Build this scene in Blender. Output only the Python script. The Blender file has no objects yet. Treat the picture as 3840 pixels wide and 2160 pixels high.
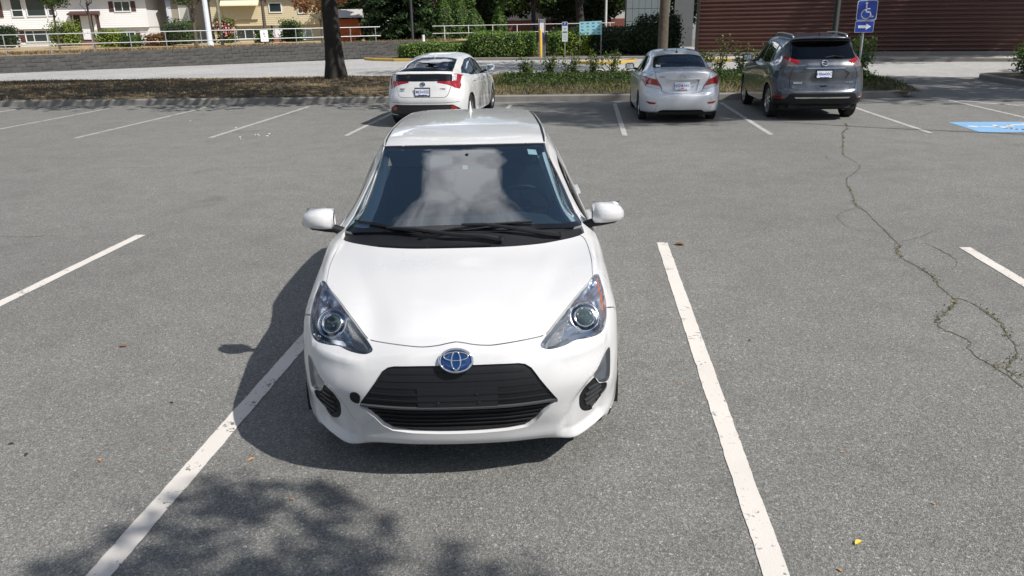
import bpy, bmesh, math, random
import numpy as np
from mathutils import Vector, Matrix, Quaternion
from mathutils.geometry import delaunay_2d_cdt
random.seed(7); np.random.seed(7)
scene = bpy.context.scene
COL = scene.collection
# ---------------------------------------------------------------- camera
CAM_F, CAM_P, CAM_Y, CAM_R, CAM_H = 2910.0, 0.332757, -0.095008, -0.019283, 2.1256
def cam_axes():
    cy, sy, cp, sp = math.cos(CAM_Y), math.sin(CAM_Y), math.cos(CAM_P), math.sin(CAM_P)
    fwd = Vector((sy*cp, cy*cp, -sp)); rt = Vector((cy, -sy, 0)); up = rt.cross(fwd)
    cr, sr = math.cos(CAM_R), math.sin(CAM_R)
    return fwd, rt*cr+up*sr, -rt*sr+up*cr
cd = bpy.data.cameras.new('camera'); cam = bpy.data.objects.new('camera', cd); COL.objects.link(cam)
_f, _r, _u = cam_axes()
cam.matrix_world = Matrix(((_r.x, _u.x, -_f.x, 0), (_r.y, _u.y, -_f.y, 0), (_r.z, _u.z, -_f.z, CAM_H), (0, 0, 0, 1)))
cd.sensor_width = 36; cd.lens = 36*CAM_F/3840; cd.clip_start = 0.05; cd.clip_end = 2000
scene.camera = cam
# ---------------------------------------------------------------- sky and sun
SUN_AZ, SUN_EL = math.radians(118), math.radians(46.5)          # azimuth from +Y towards +X
world = bpy.data.worlds.new('World'); scene.world = world; world.use_nodes = True
nt = world.node_tree; nt.nodes.clear()
wo = nt.nodes.new('ShaderNodeOutputWorld'); bg = nt.nodes.new('ShaderNodeBackground')
sky = nt.nodes.new('ShaderNodeTexSky'); sky.sky_type = 'NISHITA'; sky.sun_disc = False
sky.sun_elevation = SUN_EL; sky.sun_rotation = SUN_AZ; sky.air_density = 1.0; sky.dust_density = 0.6; sky.ozone_density = 2.0
tc = nt.nodes.new('ShaderNodeTexCoord')
sx = nt.nodes.new('ShaderNodeSeparateXYZ'); nt.links.new(tc.outputs['Generated'], sx.inputs[0])
dv = nt.nodes.new('ShaderNodeVectorMath'); dv.operation = 'DIVIDE'
zc = nt.nodes.new('ShaderNodeMath'); zc.operation = 'MAXIMUM'; zc.inputs[1].default_value = 0.06; nt.links.new(sx.outputs[2], zc.inputs[0])
cb = nt.nodes.new('ShaderNodeCombineXYZ')
for k in range(3): nt.links.new(zc.outputs[0], cb.inputs[k])
nt.links.new(tc.outputs['Generated'], dv.inputs[0]); nt.links.new(cb.outputs[0], dv.inputs[1])
cn = nt.nodes.new('ShaderNodeTexNoise'); cn.inputs['Scale'].default_value = 1.25; cn.inputs['Detail'].default_value = 9; cn.inputs['Roughness'].default_value = .54
mpn = nt.nodes.new('ShaderNodeMapping'); mpn.inputs['Location'].default_value = (2.09, 3.44, 0); mpn.inputs['Scale'].default_value = (.8, .8, .8)
nt.links.new(dv.outputs[0], mpn.inputs['Vector']); nt.links.new(mpn.outputs[0], cn.inputs['Vector'])
cr_ = nt.nodes.new('ShaderNodeValToRGB'); cr_.color_ramp.elements[0].position = .552; cr_.color_ramp.elements[1].position = .64
nt.links.new(cn.outputs['Fac'], cr_.inputs['Fac'])
mx = nt.nodes.new('ShaderNodeMix'); mx.data_type = 'RGBA'; mx.inputs['B'].default_value = (23, 23.2, 24, 1)
nt.links.new(cr_.outputs['Color'], mx.inputs['Factor']); nt.links.new(sky.outputs['Color'], mx.inputs['A'])
nt.links.new(mx.outputs['Result'], bg.inputs['Color']); bg.inputs['Strength'].default_value = 0.068
nt.links.new(bg.outputs[0], wo.inputs['Surface'])
sl = bpy.data.lights.new('sun', 'SUN'); so = bpy.data.objects.new('sun', sl); COL.objects.link(so)
sl.energy = 4.8; sl.angle = math.radians(0.53); sl.color = (1.0, .955, .89)
sdir = Vector((math.sin(SUN_AZ)*math.cos(SUN_EL), math.cos(SUN_AZ)*math.cos(SUN_EL), math.sin(SUN_EL)))
so.rotation_euler = sdir.to_track_quat('Z', 'Y').to_euler(); so.location = (30, -10, 40)
scene.view_settings.view_transform = 'Standard'; scene.view_settings.look = 'None'
scene.view_settings.gamma = 1; scene.view_settings.exposure = 0.28
# ---------------------------------------------------------------- materials
MATS = {}
def nodes_of(name):
    m = bpy.data.materials.new(name); m.use_nodes = True
    t = m.node_tree; b = t.nodes['Principled BSDF']
    return m, t, b
def N(t, kind, **kw):
    n = t.nodes.new(kind)
    for k, v in kw.items():
        if hasattr(n, k) and k not in n.inputs: setattr(n, k, v)
        else: n.inputs[k].default_value = v
    return n
def rgba(c): return (c[0], c[1], c[2], 1)
def ramp(t, src, stops):
    r = t.nodes.new('ShaderNodeValToRGB'); e = r.color_ramp.elements
    while len(e) < len(stops): e.new(.5)
    for k, (p, c) in enumerate(stops):
        e[k].position = p; e[k].color = rgba(c) if not isinstance(c, (int, float)) else (c, c, c, 1)
    t.links.new(src, r.inputs['Fac']); return r
def mixc(t, fac, a, b, mode='MIX'):
    m = t.nodes.new('ShaderNodeMix'); m.data_type = 'RGBA'; m.blend_type = mode
    for key, v in (('Factor', fac), ('A', a), ('B', b)):
        if isinstance(v, (int, float)): m.inputs[key].default_value = v
        elif isinstance(v, tuple): m.inputs[key].default_value = rgba(v)
        else: t.links.new(v, m.inputs[key])
    return m.outputs['Result']
def objco(t):
    return t.nodes.new('ShaderNodeTexCoord').outputs['Object']
def noise(t, vec, scale, detail=4, rough=.55, dim=None):
    n = N(t, 'ShaderNodeTexNoise', Scale=scale, Detail=detail, Roughness=rough)
    t.links.new(vec, n.inputs['Vector']); return n.outputs['Fac']
def bump(t, b, h, strength=.3, dist=.01):
    n = N(t, 'ShaderNodeBump', Strength=strength, Distance=dist)
    t.links.new(h, n.inputs['Height']); t.links.new(n.outputs[0], b.inputs['Normal']); return n
def plain(name, c, rough=.5, metal=0, coat=0, var=.12, scale=8, bumpy=0, bscale=60, spec=.5):
    """one-colour surface with a little uneven tone and, if asked, fine relief"""
    if name in MATS: return MATS[name]
    m, t, b = nodes_of(name); o = objco(t)
    n = noise(t, o, scale, 5)
    col = mixc(t, n, tuple(x*(1-var) for x in c), tuple(min(1, x*(1+var)) for x in c))
    t.links.new(col, b.inputs['Base Color'])
    b.inputs['Roughness'].default_value = rough; b.inputs['Metallic'].default_value = metal
    b.inputs['Coat Weight'].default_value = coat; b.inputs['Specular IOR Level'].default_value = spec
    if coat: b.inputs['Coat Roughness'].default_value = .03
    if bumpy: bump(t, b, noise(t, o, bscale, 4), bumpy, .01)
    MATS[name] = m; return m
def paint(name, c, metal=0, flake=0):
    if name in MATS: return MATS[name]
    m, t, b = nodes_of(name); o = objco(t)
    dust = noise(t, o, 2.2, 6, .6); spk = noise(t, o, 55, 3)
    col = mixc(t, ramp(t, dust, [(.40, 0), (.75, .16)]).outputs['Color'], c, (.52, .49, .44))
    t.links.new(col, b.inputs['Base Color'])
    r = ramp(t, dust, [(.3, .24), (.7, .40)]); t.links.new(r.outputs['Color'], b.inputs['Roughness'])
    b.inputs['Metallic'].default_value = metal
    b.inputs['Coat Weight'].default_value = .85; b.inputs['Coat Roughness'].default_value = .035
    if flake: bump(t, b, spk, flake, .002)
    MATS[name] = m; return m
def thin_glass(name, tint, refl=1.0, ior=1.5, rough=0.0, film=0.0, haze_c=(.2, .24, .26)):
    """thin pane: tinted see-through plus mirror reflection by angle"""
    if name in MATS: return MATS[name]
    m = bpy.data.materials.new(name); m.use_nodes = True; t = m.node_tree; t.nodes.clear()
    out = t.nodes.new('ShaderNodeOutputMaterial'); tr = N(t, 'ShaderNodeBsdfTransparent', Color=rgba(tint))
    gl = N(t, 'ShaderNodeBsdfGlossy', Roughness=rough); fr = N(t, 'ShaderNodeFresnel', IOR=ior)
    mul = N(t, 'ShaderNodeMath', operation='MULTIPLY'); mul.use_clamp = True; mul.inputs[1].default_value = refl
    t.links.new(fr.outputs[0], mul.inputs[0])
    base = tr.outputs[0]
    if film:
        df = N(t, 'ShaderNodeBsdfDiffuse', Color=rgba(haze_c)); mf = t.nodes.new('ShaderNodeMixShader'); mf.inputs[0].default_value = film
        t.links.new(tr.outputs[0], mf.inputs[1]); t.links.new(df.outputs[0], mf.inputs[2]); base = mf.outputs[0]
    mixs = t.nodes.new('ShaderNodeMixShader'); t.links.new(mul.outputs[0], mixs.inputs[0])
    t.links.new(base, mixs.inputs[1]); t.links.new(gl.outputs[0], mixs.inputs[2]); t.links.new(mixs.outputs[0], out.inputs['Surface'])
    MATS[name] = m; return m
def lens(name, c, rough=.08):
    """coloured lamp plastic: glossy, ribbed, a little see-through"""
    if name in MATS: return MATS[name]
    m, t, b = nodes_of(name); o = objco(t)
    w = N(t, 'ShaderNodeTexVoronoi', Scale=90.0); t.links.new(o, w.inputs['Vector'])
    col = mixc(t, w.outputs['Distance'], c, tuple(x*.55 for x in c))
    t.links.new(col, b.inputs['Base Color']); b.inputs['Roughness'].default_value = rough
    b.inputs['Coat Weight'].default_value = 1; b.inputs['Coat Roughness'].default_value = .02
    MATS[name] = m; return m
# ---------------------------------------------------------------- objects
def link(o, parent=None):
    COL.objects.link(o)
    if parent: o.parent = parent
    return o
def tag(o, label=None, cat=None, group=None, kind=None):
    if label: o['label'] = label
    if cat: o['category'] = cat
    if group: o['group'] = group
    if kind: o['kind'] = kind
    return o
def empty(name, loc=(0, 0, 0), rz=0):
    o = bpy.data.objects.new(name, None); o.location = loc; o.rotation_euler = (0, 0, rz); o.empty_display_size = .2
    return link(o)
def mesh(name, V, F, mat, parent=None, smooth=False, normals=None, loc=None, rot=None):
    me = bpy.data.meshes.new(name); me.from_pydata([tuple(map(float, v)) for v in V], [], [tuple(map(int, f)) for f in F]); me.update()
    if smooth: me.polygons.foreach_set('use_smooth', [True]*len(me.polygons))
    if normals is not None:
        try: me.normals_split_custom_set_from_vertices([tuple(map(float, n)) for n in normals])
        except Exception as e: print('normals', e)
    o = bpy.data.objects.new(name, me)
    if isinstance(mat, (list, tuple)):
        for m in mat: me.materials.append(m)
    else: me.materials.append(mat)
    if loc is not None: o.location = loc
    if rot is not None: o.rotation_euler = rot
    return link(o, parent)
def copy_tree(o, parent=None, **kw):
    c = o.copy(); link(c)
    c.parent = parent
    for ch in list(o.children): copy_tree(ch, c)
    return c
class MB:
    """collects simple solids into one mesh"""
    def __init__(s): s.V = []; s.F = []
    def add(s, V, F):
        k = len(s.V); s.V += [tuple(v) for v in V]; s.F += [tuple(i+k for i in f) for f in F]; return s
    def box(s, c, d, rz=0, M=None, bev=0):
        x, y, z = d[0]/2, d[1]/2, d[2]/2
        if bev:
            b = bev
            pts = []
            for zz, ins in ((-z, b), (-z+b, 0), (z-b, 0), (z, b)):
                xx, yy = x-ins, y-ins
                pts += [(-xx+b*(ins == 0), -yy, zz), (xx-b*(ins == 0), -yy, zz), (xx, -yy+b*(ins == 0), zz), (xx, yy-b*(ins == 0), zz), (xx-b*(ins == 0), yy, zz), (-xx+b*(ins == 0), yy, zz), (-xx, yy-b*(ins == 0), zz), (-xx, -yy+b*(ins == 0), zz)]
            F = [tuple(range(7, -1, -1)), tuple(range(24, 32))]
            for k in range(3):
                for i in range(8): F.append((k*8+i, k*8+(i+1) % 8, k*8+8+(i+1) % 8, k*8+8+i))
        else:
            pts = [(-x, -y, -z), (x, -y, -z), (x, y, -z), (-x, y, -z), (-x, -y, z), (x, -y, z), (x, y, z), (-x, y, z)]
            F = [(3, 2, 1, 0), (4, 5, 6, 7), (0, 1, 5, 4), (1, 2, 6, 5), (2, 3, 7, 6), (3, 0, 4, 7)]
        if M is not None: pts = [tuple((M @ Vector(p))+Vector(c)) for p in pts]
        else:
            cr, sr = math.cos(rz), math.sin(rz)
            pts = [(c[0]+p[0]*cr-p[1]*sr, c[1]+p[0]*sr+p[1]*cr, c[2]+p[2]) for p in pts]
        return s.add(pts, F)
    def tube(s, P, r, n=8, cap=True, closed=False):
        P = [Vector(p) for p in P]; m = len(P)
        R = r if isinstance(r, (list, tuple)) else [r]*m
        V = []; up = Vector((0, 0, 1)); prev = None
        for i, p in enumerate(P):
            if closed: d = P[(i+1) % m]-P[i-1]
            else: d = (P[min(i+1, m-1)]-P[max(i-1, 0)])
            d = d.normalized() if d.length > 1e-9 else Vector((0, 0, 1))
            a = prev if prev is not None else (up if abs(d.z) < .9 else Vector((1, 0, 0)))
            a = (a-d*a.dot(d))
            if a.length < 1e-6: a = d.orthogonal()
            a.normalize(); prev = a; b = d.cross(a)
            for k in range(n):
                t = 2*math.pi*k/n; V.append(p+(a*math.cos(t)+b*math.sin(t))*R[i])
        F = []
        for i in range(m if closed else m-1):
            for k in range(n):
                i2 = (i+1) % m
                F.append((i*n+k, i*n+(k+1) % n, i2*n+(k+1) % n, i2*n+k))
        if cap and not closed: F += [tuple(range(n-1, -1, -1)), tuple((m-1)*n+k for k in range(n))]
        return s.add(V, F)
    def lathe(s, prof, n=24, c=(0, 0, 0), axis='z', M=None, cap=True):
        """prof list of (radius, height); closed rings"""
        V = []; F = []; m = len(prof)
        for r, h in prof:
            for k in range(n):
                t = 2*math.pi*k/n; p = (r*math.cos(t), r*math.sin(t), h)
                if axis == 'x': p = (h, r*math.cos(t), r*math.sin(t))
                if axis == 'y': p = (r*math.sin(t), h, r*math.cos(t))
                if M is not None: p = M @ Vector(p)
                V.append((c[0]+p[0], c[1]+p[1], c[2]+p[2]))
        for i in range(m-1):
            for k in range(n): F.append((i*n+k, i*n+(k+1) % n, (i+1)*n+(k+1) % n, (i+1)*n+k))
        if cap and prof[0][0] > 1e-6: F.append(tuple(range(n-1, -1, -1)))
        if cap and prof[-1][0] > 1e-6: F.append(tuple((m-1)*n+k for k in range(n)))
        return s.add(V, F)
    def prism(s, poly, h0, h1, M=None):
        """flat polygon (x,y) extruded from h0 to h1 in z, then placed by M"""
        n = len(poly); V = [(x, y, h0) for x, y in poly]+[(x, y, h1) for x, y in poly]
        if M is not None: V = [tuple(M @ Vector(v)) for v in V]
        F = [tuple(range(n-1, -1, -1)), tuple(range(n, 2*n))]+[(i, (i+1) % n, n+(i+1) % n, n+i) for i in range(n)]
        return s.add(V, F)
    def build(s, name, mat, parent=None, smooth=False, **kw):
        return mesh(name, s.V, s.F, mat, parent, smooth, **kw)
def soft(o, angle=35):
    """smooth shading with sharp edges kept"""
    me = o.data; me.polygons.foreach_set('use_smooth', [True]*len(me.polygons))
    try: me.set_sharp_from_angle(angle=math.radians(angle))
    except Exception: pass
    return o
def makima_slopes(x, Y):
    """x (n,), Y (n,...) -> slopes (n,...) modified Akima"""
    h = np.diff(x).reshape((-1,)+(1,)*(Y.ndim-1))
    d = np.diff(Y, axis=0)/h
    a = 2*d[0]-d[1] if len(d) > 1 else d[0]
    b = 2*a-d[0]
    e = 2*d[-1]-d[-2] if len(d) > 1 else d[-1]
    g = 2*e-d[-1]
    D = np.concatenate([b[None], a[None], d, e[None], g[None]])
    w1 = np.abs(D[3:]-D[2:-1])+np.abs(D[3:]+D[2:-1])/2
    w2 = np.abs(D[1:-2]-D[:-3])+np.abs(D[1:-2]+D[:-3])/2
    s = w1+w2
    s0 = np.where(s < 1e-12, 1, s)
    return np.where(s < 1e-12, 0, (w1*D[1:-2]+w2*D[2:-1])/s0)
def hermite(u, h, y0, y1, m0, m1):
    u2 = u*u; u3 = u2*u
    return (2*u3-3*u2+1)*y0+(u3-2*u2+u)*h*m0+(-2*u3+3*u2)*y1+(u3-u2)*h*m1
class Shell:
    """half of a car body as a smooth sheet P(s,t): s runs over the car from end to end, t from the centre line down the side"""
    def __init__(self, net, scol=(0, 3), trows=None):
        N = np.array(net, float)
        self.nr, self.nc = N.shape[:2]
        ch = np.mean([np.linalg.norm(np.diff(N[:, j], axis=0), axis=1) for j in scol], axis=0)
        self.s = np.concatenate([[0], np.cumsum(ch)])
        rows = trows or range(self.nr)
        cw = np.mean([np.linalg.norm(np.diff(N[i], axis=0), axis=1) for i in rows], axis=0)
        t = np.concatenate([[0], np.cumsum(cw)])
        M = N[:, [2, 1]].copy(); M[..., 0] *= -1
        self.N = np.concatenate([M, N], axis=1)
        self.t = np.concatenate([[-t[2], -t[1]], t])
        self.ms = makima_slopes(self.s, self.N)
        self.S, self.T = self.s[-1], t[-1]
    def ev(self, s, t):
        s = np.clip(np.asarray(s, float), 0, self.S); t = np.clip(np.asarray(t, float), 0, self.T)
        i = np.clip(np.searchsorted(self.s, s, side='right')-1, 0, self.nr-2)
        h = (self.s[i+1]-self.s[i]); u = (s-self.s[i])/h
        R = hermite(u[:, None, None], h[:, None, None], self.N[i], self.N[i+1], self.ms[i], self.ms[i+1])
        mt = makima_slopes(self.t, np.swapaxes(R, 0, 1)); mt = np.swapaxes(mt, 0, 1)
        j = np.clip(np.searchsorted(self.t, t, side='right')-1, 0, len(self.t)-2)
        k = np.arange(len(s)); h = self.t[j+1]-self.t[j]; u = ((t-self.t[j])/h)[:, None]; h = h[:, None]
        return hermite(u, h, R[k, j], R[k, j+1], mt[k, j], mt[k, j+1])
    def nrm(self, s, t):
        e = 2e-3
        s = np.asarray(s, float); t = np.asarray(t, float)
        sa, sb = np.clip(s-e, 0, self.S), np.clip(s+e, 0, self.S)
        ta, tb = np.clip(t-e, 0, self.T), np.clip(t+e, 0, self.T)
        ds = self.ev(sb, t)-self.ev(sa, t); dt = self.ev(s, tb)-self.ev(s, ta)
        n = np.cross(dt, ds); l = np.linalg.norm(n, axis=1)[:, None]
        return n/np.maximum(l, 1e-12)
    def dense(self, ns=900, nt=330):
        if not hasattr(self, '_d'):
            s, t = np.meshgrid(np.linspace(0, self.S, ns), np.linspace(0, self.T, nt), indexing='ij')
            self._d = (s.ravel(), t.ravel(), self.ev(s.ravel(), t.ravel()))
        return self._d
    def find(self, pts, axes, mask=None):
        """(s,t) of the surface points nearest to pts in the two coordinates `axes` (1,2 = side view, 0,2 = end view, 0,1 = plan)"""
        s, t, P = self.dense()
        ok = np.ones(len(s), bool) if mask is None else mask(s, t, P)
        s, t, P = s[ok], t[ok], P[ok]
        out = []
        for p in pts:
            k = np.argmin(sum((P[:, a]-p[i])**2 for i, a in enumerate(axes)))
            out.append((s[k], t[k]))
        return out
def resample(poly, step, closed=True):
    P = [np.array(p, float) for p in poly]; out = []
    n = len(P)
    for i in range(n if closed else n-1):
        a, b = P[i], P[(i+1) % n]; L = np.linalg.norm(b-a); k = max(1, int(math.ceil(L/step)))
        for j in range(k): out.append(a+(b-a)*j/k)
    if not closed: out.append(P[-1])
    return np.array(out)
def curve(poly, step=.012, closed=True):
    """round a polygon through its points (Catmull-Rom), keep points marked sharp by repeating them"""
    P = np.array(poly, float); n = len(P); out = []
    for i in range(n if closed else n-1):
        p1, p2 = P[i], P[(i+1) % n]
        if np.linalg.norm(p2-p1) < 1e-9: continue
        p0 = P[i-1] if (closed or i > 0) else 2*p1-p2
        p3 = P[(i+2) % n] if (closed or i+2 < n) else 2*p2-p1
        k = max(1, int(math.ceil(np.linalg.norm(p2-p1)/step)))
        for j in range(k):
            u = j/k
            out.append(.5*((2*p1)+(-p0+p2)*u+(2*p0-5*p1+4*p2-p3)*u*u+(-p0+3*p1-3*p2+p3)*u**3))
    if not closed: out.append(P[-1])
    return np.array(out)
def strip(line, w):
    """closed polygon around an open polyline"""
    P = np.array(line, float); d = np.gradient(P, axis=0); d /= np.maximum(np.linalg.norm(d, axis=1), 1e-9)[:, None]
    n = np.stack([-d[:, 1], d[:, 0]], 1)*w/2
    return np.concatenate([P+n, (P-n)[::-1]])
def inside(poly, pts):
    x, y = pts[:, 0], pts[:, 1]; r = np.zeros(len(pts), bool)
    P = np.asarray(poly); j = len(P)-1
    for i in range(len(P)):
        xi, yi = P[i]; xj, yj = P[j]
        c = ((yi > y) != (yj > y))
        if yj != yi: r ^= c & (x < (xj-xi)*(y-yi)/(yj-yi)+xi)
        j = i
    return r
class Body:
    """cuts a shell into panels along outlines given in (s,t)"""
    def __init__(self, shell, parent, step=.03, fine=None, fstep=.018):
        self.sh = shell; self.parent = parent; self.regs = []; self.step = step; self.fine = fine; self.fstep = fstep
    def reg(self, name, poly, mat, off=0.0, skirt=.015, side='both', drop=False, pstep=.02, label=None):
        P = resample(poly, pstep); P[:, 0] = np.clip(P[:, 0], 0, self.sh.S); P[:, 1] = np.clip(P[:, 1], 0, self.sh.T)
        self.regs.append(dict(name=name, poly=P, mat=mat, off=off, skirt=skirt, side=side, drop=drop, label=label)); return self
    def gap(self, line, w=.006, rounded=True):
        L = curve(line, .02, False) if rounded else resample(line, .02, False)
        return self.reg('gap', strip(L, w), None, drop=True, pstep=.03)
    def run(self):
        sh = self.sh
        s1 = []
        x = 0
        while x < sh.S:
            s1.append(x); x += self.fstep if (self.fine and self.fine[0] <= x < self.fine[1]) else self.step
        s1.append(sh.S)
        t1 = np.linspace(0, sh.T, int(sh.T/self.step*1.15)+1)
        if self.fine: t1f = np.linspace(0, sh.T, int(sh.T/self.fstep)+1)
        G = []
        for a in s1:
            for b in (t1f if (self.fine and self.fine[0] <= a < self.fine[1]) else t1): G.append((a, b))
        G = np.array(G)
        allp = np.concatenate([r['poly'] for r in self.regs]) if self.regs else np.zeros((0, 2))
        keep = np.ones(len(G), bool)
        if len(allp):
            near = set()
            for dx in (-.006, 0, .006):
                for dy in (-.006, 0, .006):
                    near |= set(map(tuple, np.floor((allp+[dx, dy])/.006).astype(int)))
            key = np.floor(G/.006).astype(int)
            for i in range(len(G)):
                if G[i, 0] in (0, sh.S) or G[i, 1] in (0, sh.T): continue
                if (key[i, 0], key[i, 1]) in near: keep[i] = False
        G = G[keep]
        V = [Vector((a, b)) for a, b in G]; E = []
        for r in self.regs:
            k = len(V); n = len(r['poly']); V += [Vector((a, b)) for a, b in r['poly']]
            E += [(k+i, k+(i+1) % n) for i in range(n)]
        vo, eo, fo, *_ = delaunay_2d_cdt(V, E, [], 0, 1e-5)
        uv = np.array([(v[0], v[1]) for v in vo]); F = np.array([f for f in fo if len(f) == 3])
        a = uv[F[:, 0]]; b = uv[F[:, 1]]; c = uv[F[:, 2]]
        area = ((b-a)[:, 0]*(c-a)[:, 1]-(b-a)[:, 1]*(c-a)[:, 0])
        F = F[np.abs(area) > 1e-9]; area = area[np.abs(area) > 1e-9]
        F[area > 0] = F[area > 0][:, ::-1]
        cen = uv[F].mean(1); owner = np.full(len(F), -1)
        for i, r in enumerate(self.regs):
            m = (owner < 0); owner[m] = np.where(inside(r['poly'], cen[m]), i, -1)
        P = sh.ev(uv[:, 0], uv[:, 1]); Nn = sh.nrm(uv[:, 0], uv[:, 1]); self.uv, self.P, self.Nn = uv, P, Nn
        res = {}
        for i, r in enumerate(self.regs):
            if r['drop']: continue
            f = F[owner == i]
            if not len(f): print('empty region', r['name']); continue
            for sd in ((0,) if r['side'] == 'both' else (1, -1) if r['side'] == 'each' else (1,) if r['side'] == 'R' else (-1,)):
                o = self.panel(r, f, sd); res.setdefault(r['name'], []).append(o)
        return res
    def panel(self, r, f, sd):
        idx = np.unique(f); rm = {k: i for i, k in enumerate(idx)}
        base = self.P[idx]+self.Nn[idx]*r['off']; nn = self.Nn[idx]; uv = self.uv[idx]
        fl = [[rm[k] for k in t] for t in f]
        ec = {}
        for t in fl:
            for a, b in ((t[0], t[1]), (t[1], t[2]), (t[2], t[0])):
                k = (min(a, b), max(a, b)); ec.setdefault(k, []).append((a, b))
        V = [tuple(p) for p in base]; NN = [tuple(n) for n in nn]; FF = [tuple(t) for t in fl]
        if r['skirt']:
            mp = {}
            def dup(i, d):
                k = (i, d)
                if k not in mp:
                    mp[k] = len(V); V.append(tuple(base[i]-nn[i]*((min(r['skirt'], .015) if uv[i, 1] > self.sh.T-1e-4 or uv[i, 0] < 1e-4 else r['skirt']) if d else 0))); NN.append((0, 0, 0))
                return mp[k]
            for k, l in ec.items():
                if len(l) == 1:
                    a, b = l[0]
                    if uv[a, 1] < 1e-6 and uv[b, 1] < 1e-6: continue
                    FF.append((dup(b, 0), dup(a, 0), dup(a, 1), dup(b, 1)))
        V = np.array(V); NN = np.array(NN)
        if sd == 1: VV, FFF, N2 = V, FF, NN
        elif sd == -1: VV, FFF, N2 = V*[-1, 1, 1], [t[::-1] for t in FF], NN*[-1, 1, 1]
        else:
            n = len(V); mir = {}
            VV = list(map(tuple, V)); N2 = list(map(tuple, NN)); m2 = np.arange(n)
            for i in range(n):
                if abs(V[i, 0]) < 1e-5: m2[i] = i
                else: m2[i] = len(VV); VV.append((-V[i, 0], V[i, 1], V[i, 2])); N2.append((-NN[i, 0], NN[i, 1], NN[i, 2]))
            FFF = FF+[tuple(int(m2[k]) for k in t[::-1]) for t in FF]
        o = mesh(r['name'], VV, FFF, r['mat'], self.parent, True, normals=N2)
        if r.get('label'): o['label'] = r['label']
        return o
    # things laid on the surface
    def at(self, s, t, off=0, side=1):
        P = self.sh.ev([s], [abs(t)])[0]+self.sh.nrm([s], [abs(t)])[0]*off
        sg = side*(1 if t >= 0 else -1)
        return Vector((P[0]*sg, P[1], P[2]))
    def many(self, L, off=0, side=1):
        L = np.array(L, float); sg = (side*np.where(L[:, 1] >= 0, 1, -1))[:, None]*np.array([[1, 0, 0]])+np.array([[0, 1, 1]])
        n = self.sh.nrm(L[:, 0], np.abs(L[:, 1])); P = self.sh.ev(L[:, 0], np.abs(L[:, 1]))+n*(off if np.isscalar(off) else np.array(off)[:, None])
        return [Vector(p) for p in P*sg], [Vector(p) for p in n*sg]
    def frame(self, s, t, side=1):
        n = self.sh.nrm([s], [abs(t)])[0]; sg = side*(1 if t >= 0 else -1); return Vector((n[0]*sg, n[1], n[2]))
    def bar(self, line, w, h, off=0, side=1, rounded=True, mb=None):
        """bar of width w, height h that follows the surface along a line of (s,t); t may run negative across the centre"""
        L = curve(line, .025, False) if rounded else resample(line, .025, False)
        P, Nn = self.many(L, off, side)
        mb = mb or MB(); V = []; F = []
        for i, p in enumerate(P):
            d = (P[min(i+1, len(P)-1)]-P[max(i-1, 0)]).normalized(); c = d.cross(Nn[i]).normalized()
            V += [p-c*w/2, p+c*w/2, p+c*w/2*.8+Nn[i]*h, p-c*w/2*.8+Nn[i]*h]
        for i in range(len(P)-1):
            for k in range(4): F.append((i*4+k, i*4+(k+1) % 4, i*4+4+(k+1) % 4, i*4+4+k))
        m = len(P)-1; F += [(3, 2, 1, 0), (m*4, m*4+1, m*4+2, m*4+3)]
        return mb.add(V, F)
# ---------------------------------------------------------------- ground
def asphalt_mat(name, base, tone=(1, .99, .93)):
    m, t, b = nodes_of(name); o = objco(t)
    big = noise(t, o, .22, 6, .6); mid = noise(t, o, 2.3, 6, .65)
    v = N(t, 'ShaderNodeTexVoronoi', Scale=165.0, Randomness=1.0); t.links.new(o, v.inputs['Vector'])
    v2 = N(t, 'ShaderNodeTexVoronoi', Scale=88.0, Randomness=1.0); t.links.new(o, v2.inputs['Vector'])
    fine = noise(t, o, 230, 3, .6)
    c0 = tuple(base*x for x in tone)
    stone = ramp(t, v.outputs['Color'], [(.0, .52), (.35, .80), (.62, 1.03), (.85, 1.42), (1.0, 2.2)])
    stone2 = ramp(t, v2.outputs['Color'], [(0, .62), (.5, .93), (.86, 1.10), (1, 2.1)])
    c = mixc(t, 1.0, c0, stone.outputs['Color'], 'MULTIPLY'); c = mixc(t, .85, c, stone2.outputs['Color'], 'MULTIPLY')
    c = mixc(t, .9, c, ramp(t, fine, [(.25, .52), (.5, 1.0), (.75, 1.4)]).outputs['Color'], 'MULTIPLY')
    c = mixc(t, 1.0, c, ramp(t, big, [(.25, .84), (.5, 1.0), (.75, 1.13)]).outputs['Color'], 'MULTIPLY')
    c = mixc(t, 1.0, c, ramp(t, mid, [(.2, .84), (.5, 1.0), (.8, 1.12)]).outputs['Color'], 'MULTIPLY')
    stain = noise(t, o, .9, 3, .5); c = mixc(t, ramp(t, stain, [(.62, 0), (.76, .30)]).outputs['Color'], c, (.05, .048, .045))
    t.links.new(c, b.inputs['Base Color']); b.inputs['Roughness'].default_value = .86; b.inputs['Specular IOR Level'].default_value = .35
    add = N(t, 'ShaderNodeMath', operation='ADD'); t.links.new(v.outputs['Distance'], add.inputs[0]); t.links.new(fine, add.inputs[1])
    bump(t, b, add.outputs[0], .6, .007)
    MATS[name] = m; return m
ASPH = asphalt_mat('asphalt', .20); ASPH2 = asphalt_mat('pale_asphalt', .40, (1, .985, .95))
def sheet(name, poly, z, mat, kind='structure', parent=None):
    V = [(x, y, z) for x, y in poly]
    o = mesh(name, V, [tuple(range(len(V)))], mat, parent)
    if kind: o['kind'] = kind
    return o
sheet('ground', [(-400, -200), (400, -200), (400, 800), (-400, 800)], 0, ASPH)
sheet('far_parking_lot', [(-60, 30.3), (9.5, 30.3), (12.5, 28.6), (40, 28.0), (40, 60), (-60, 60)], .004, ASPH2)
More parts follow.
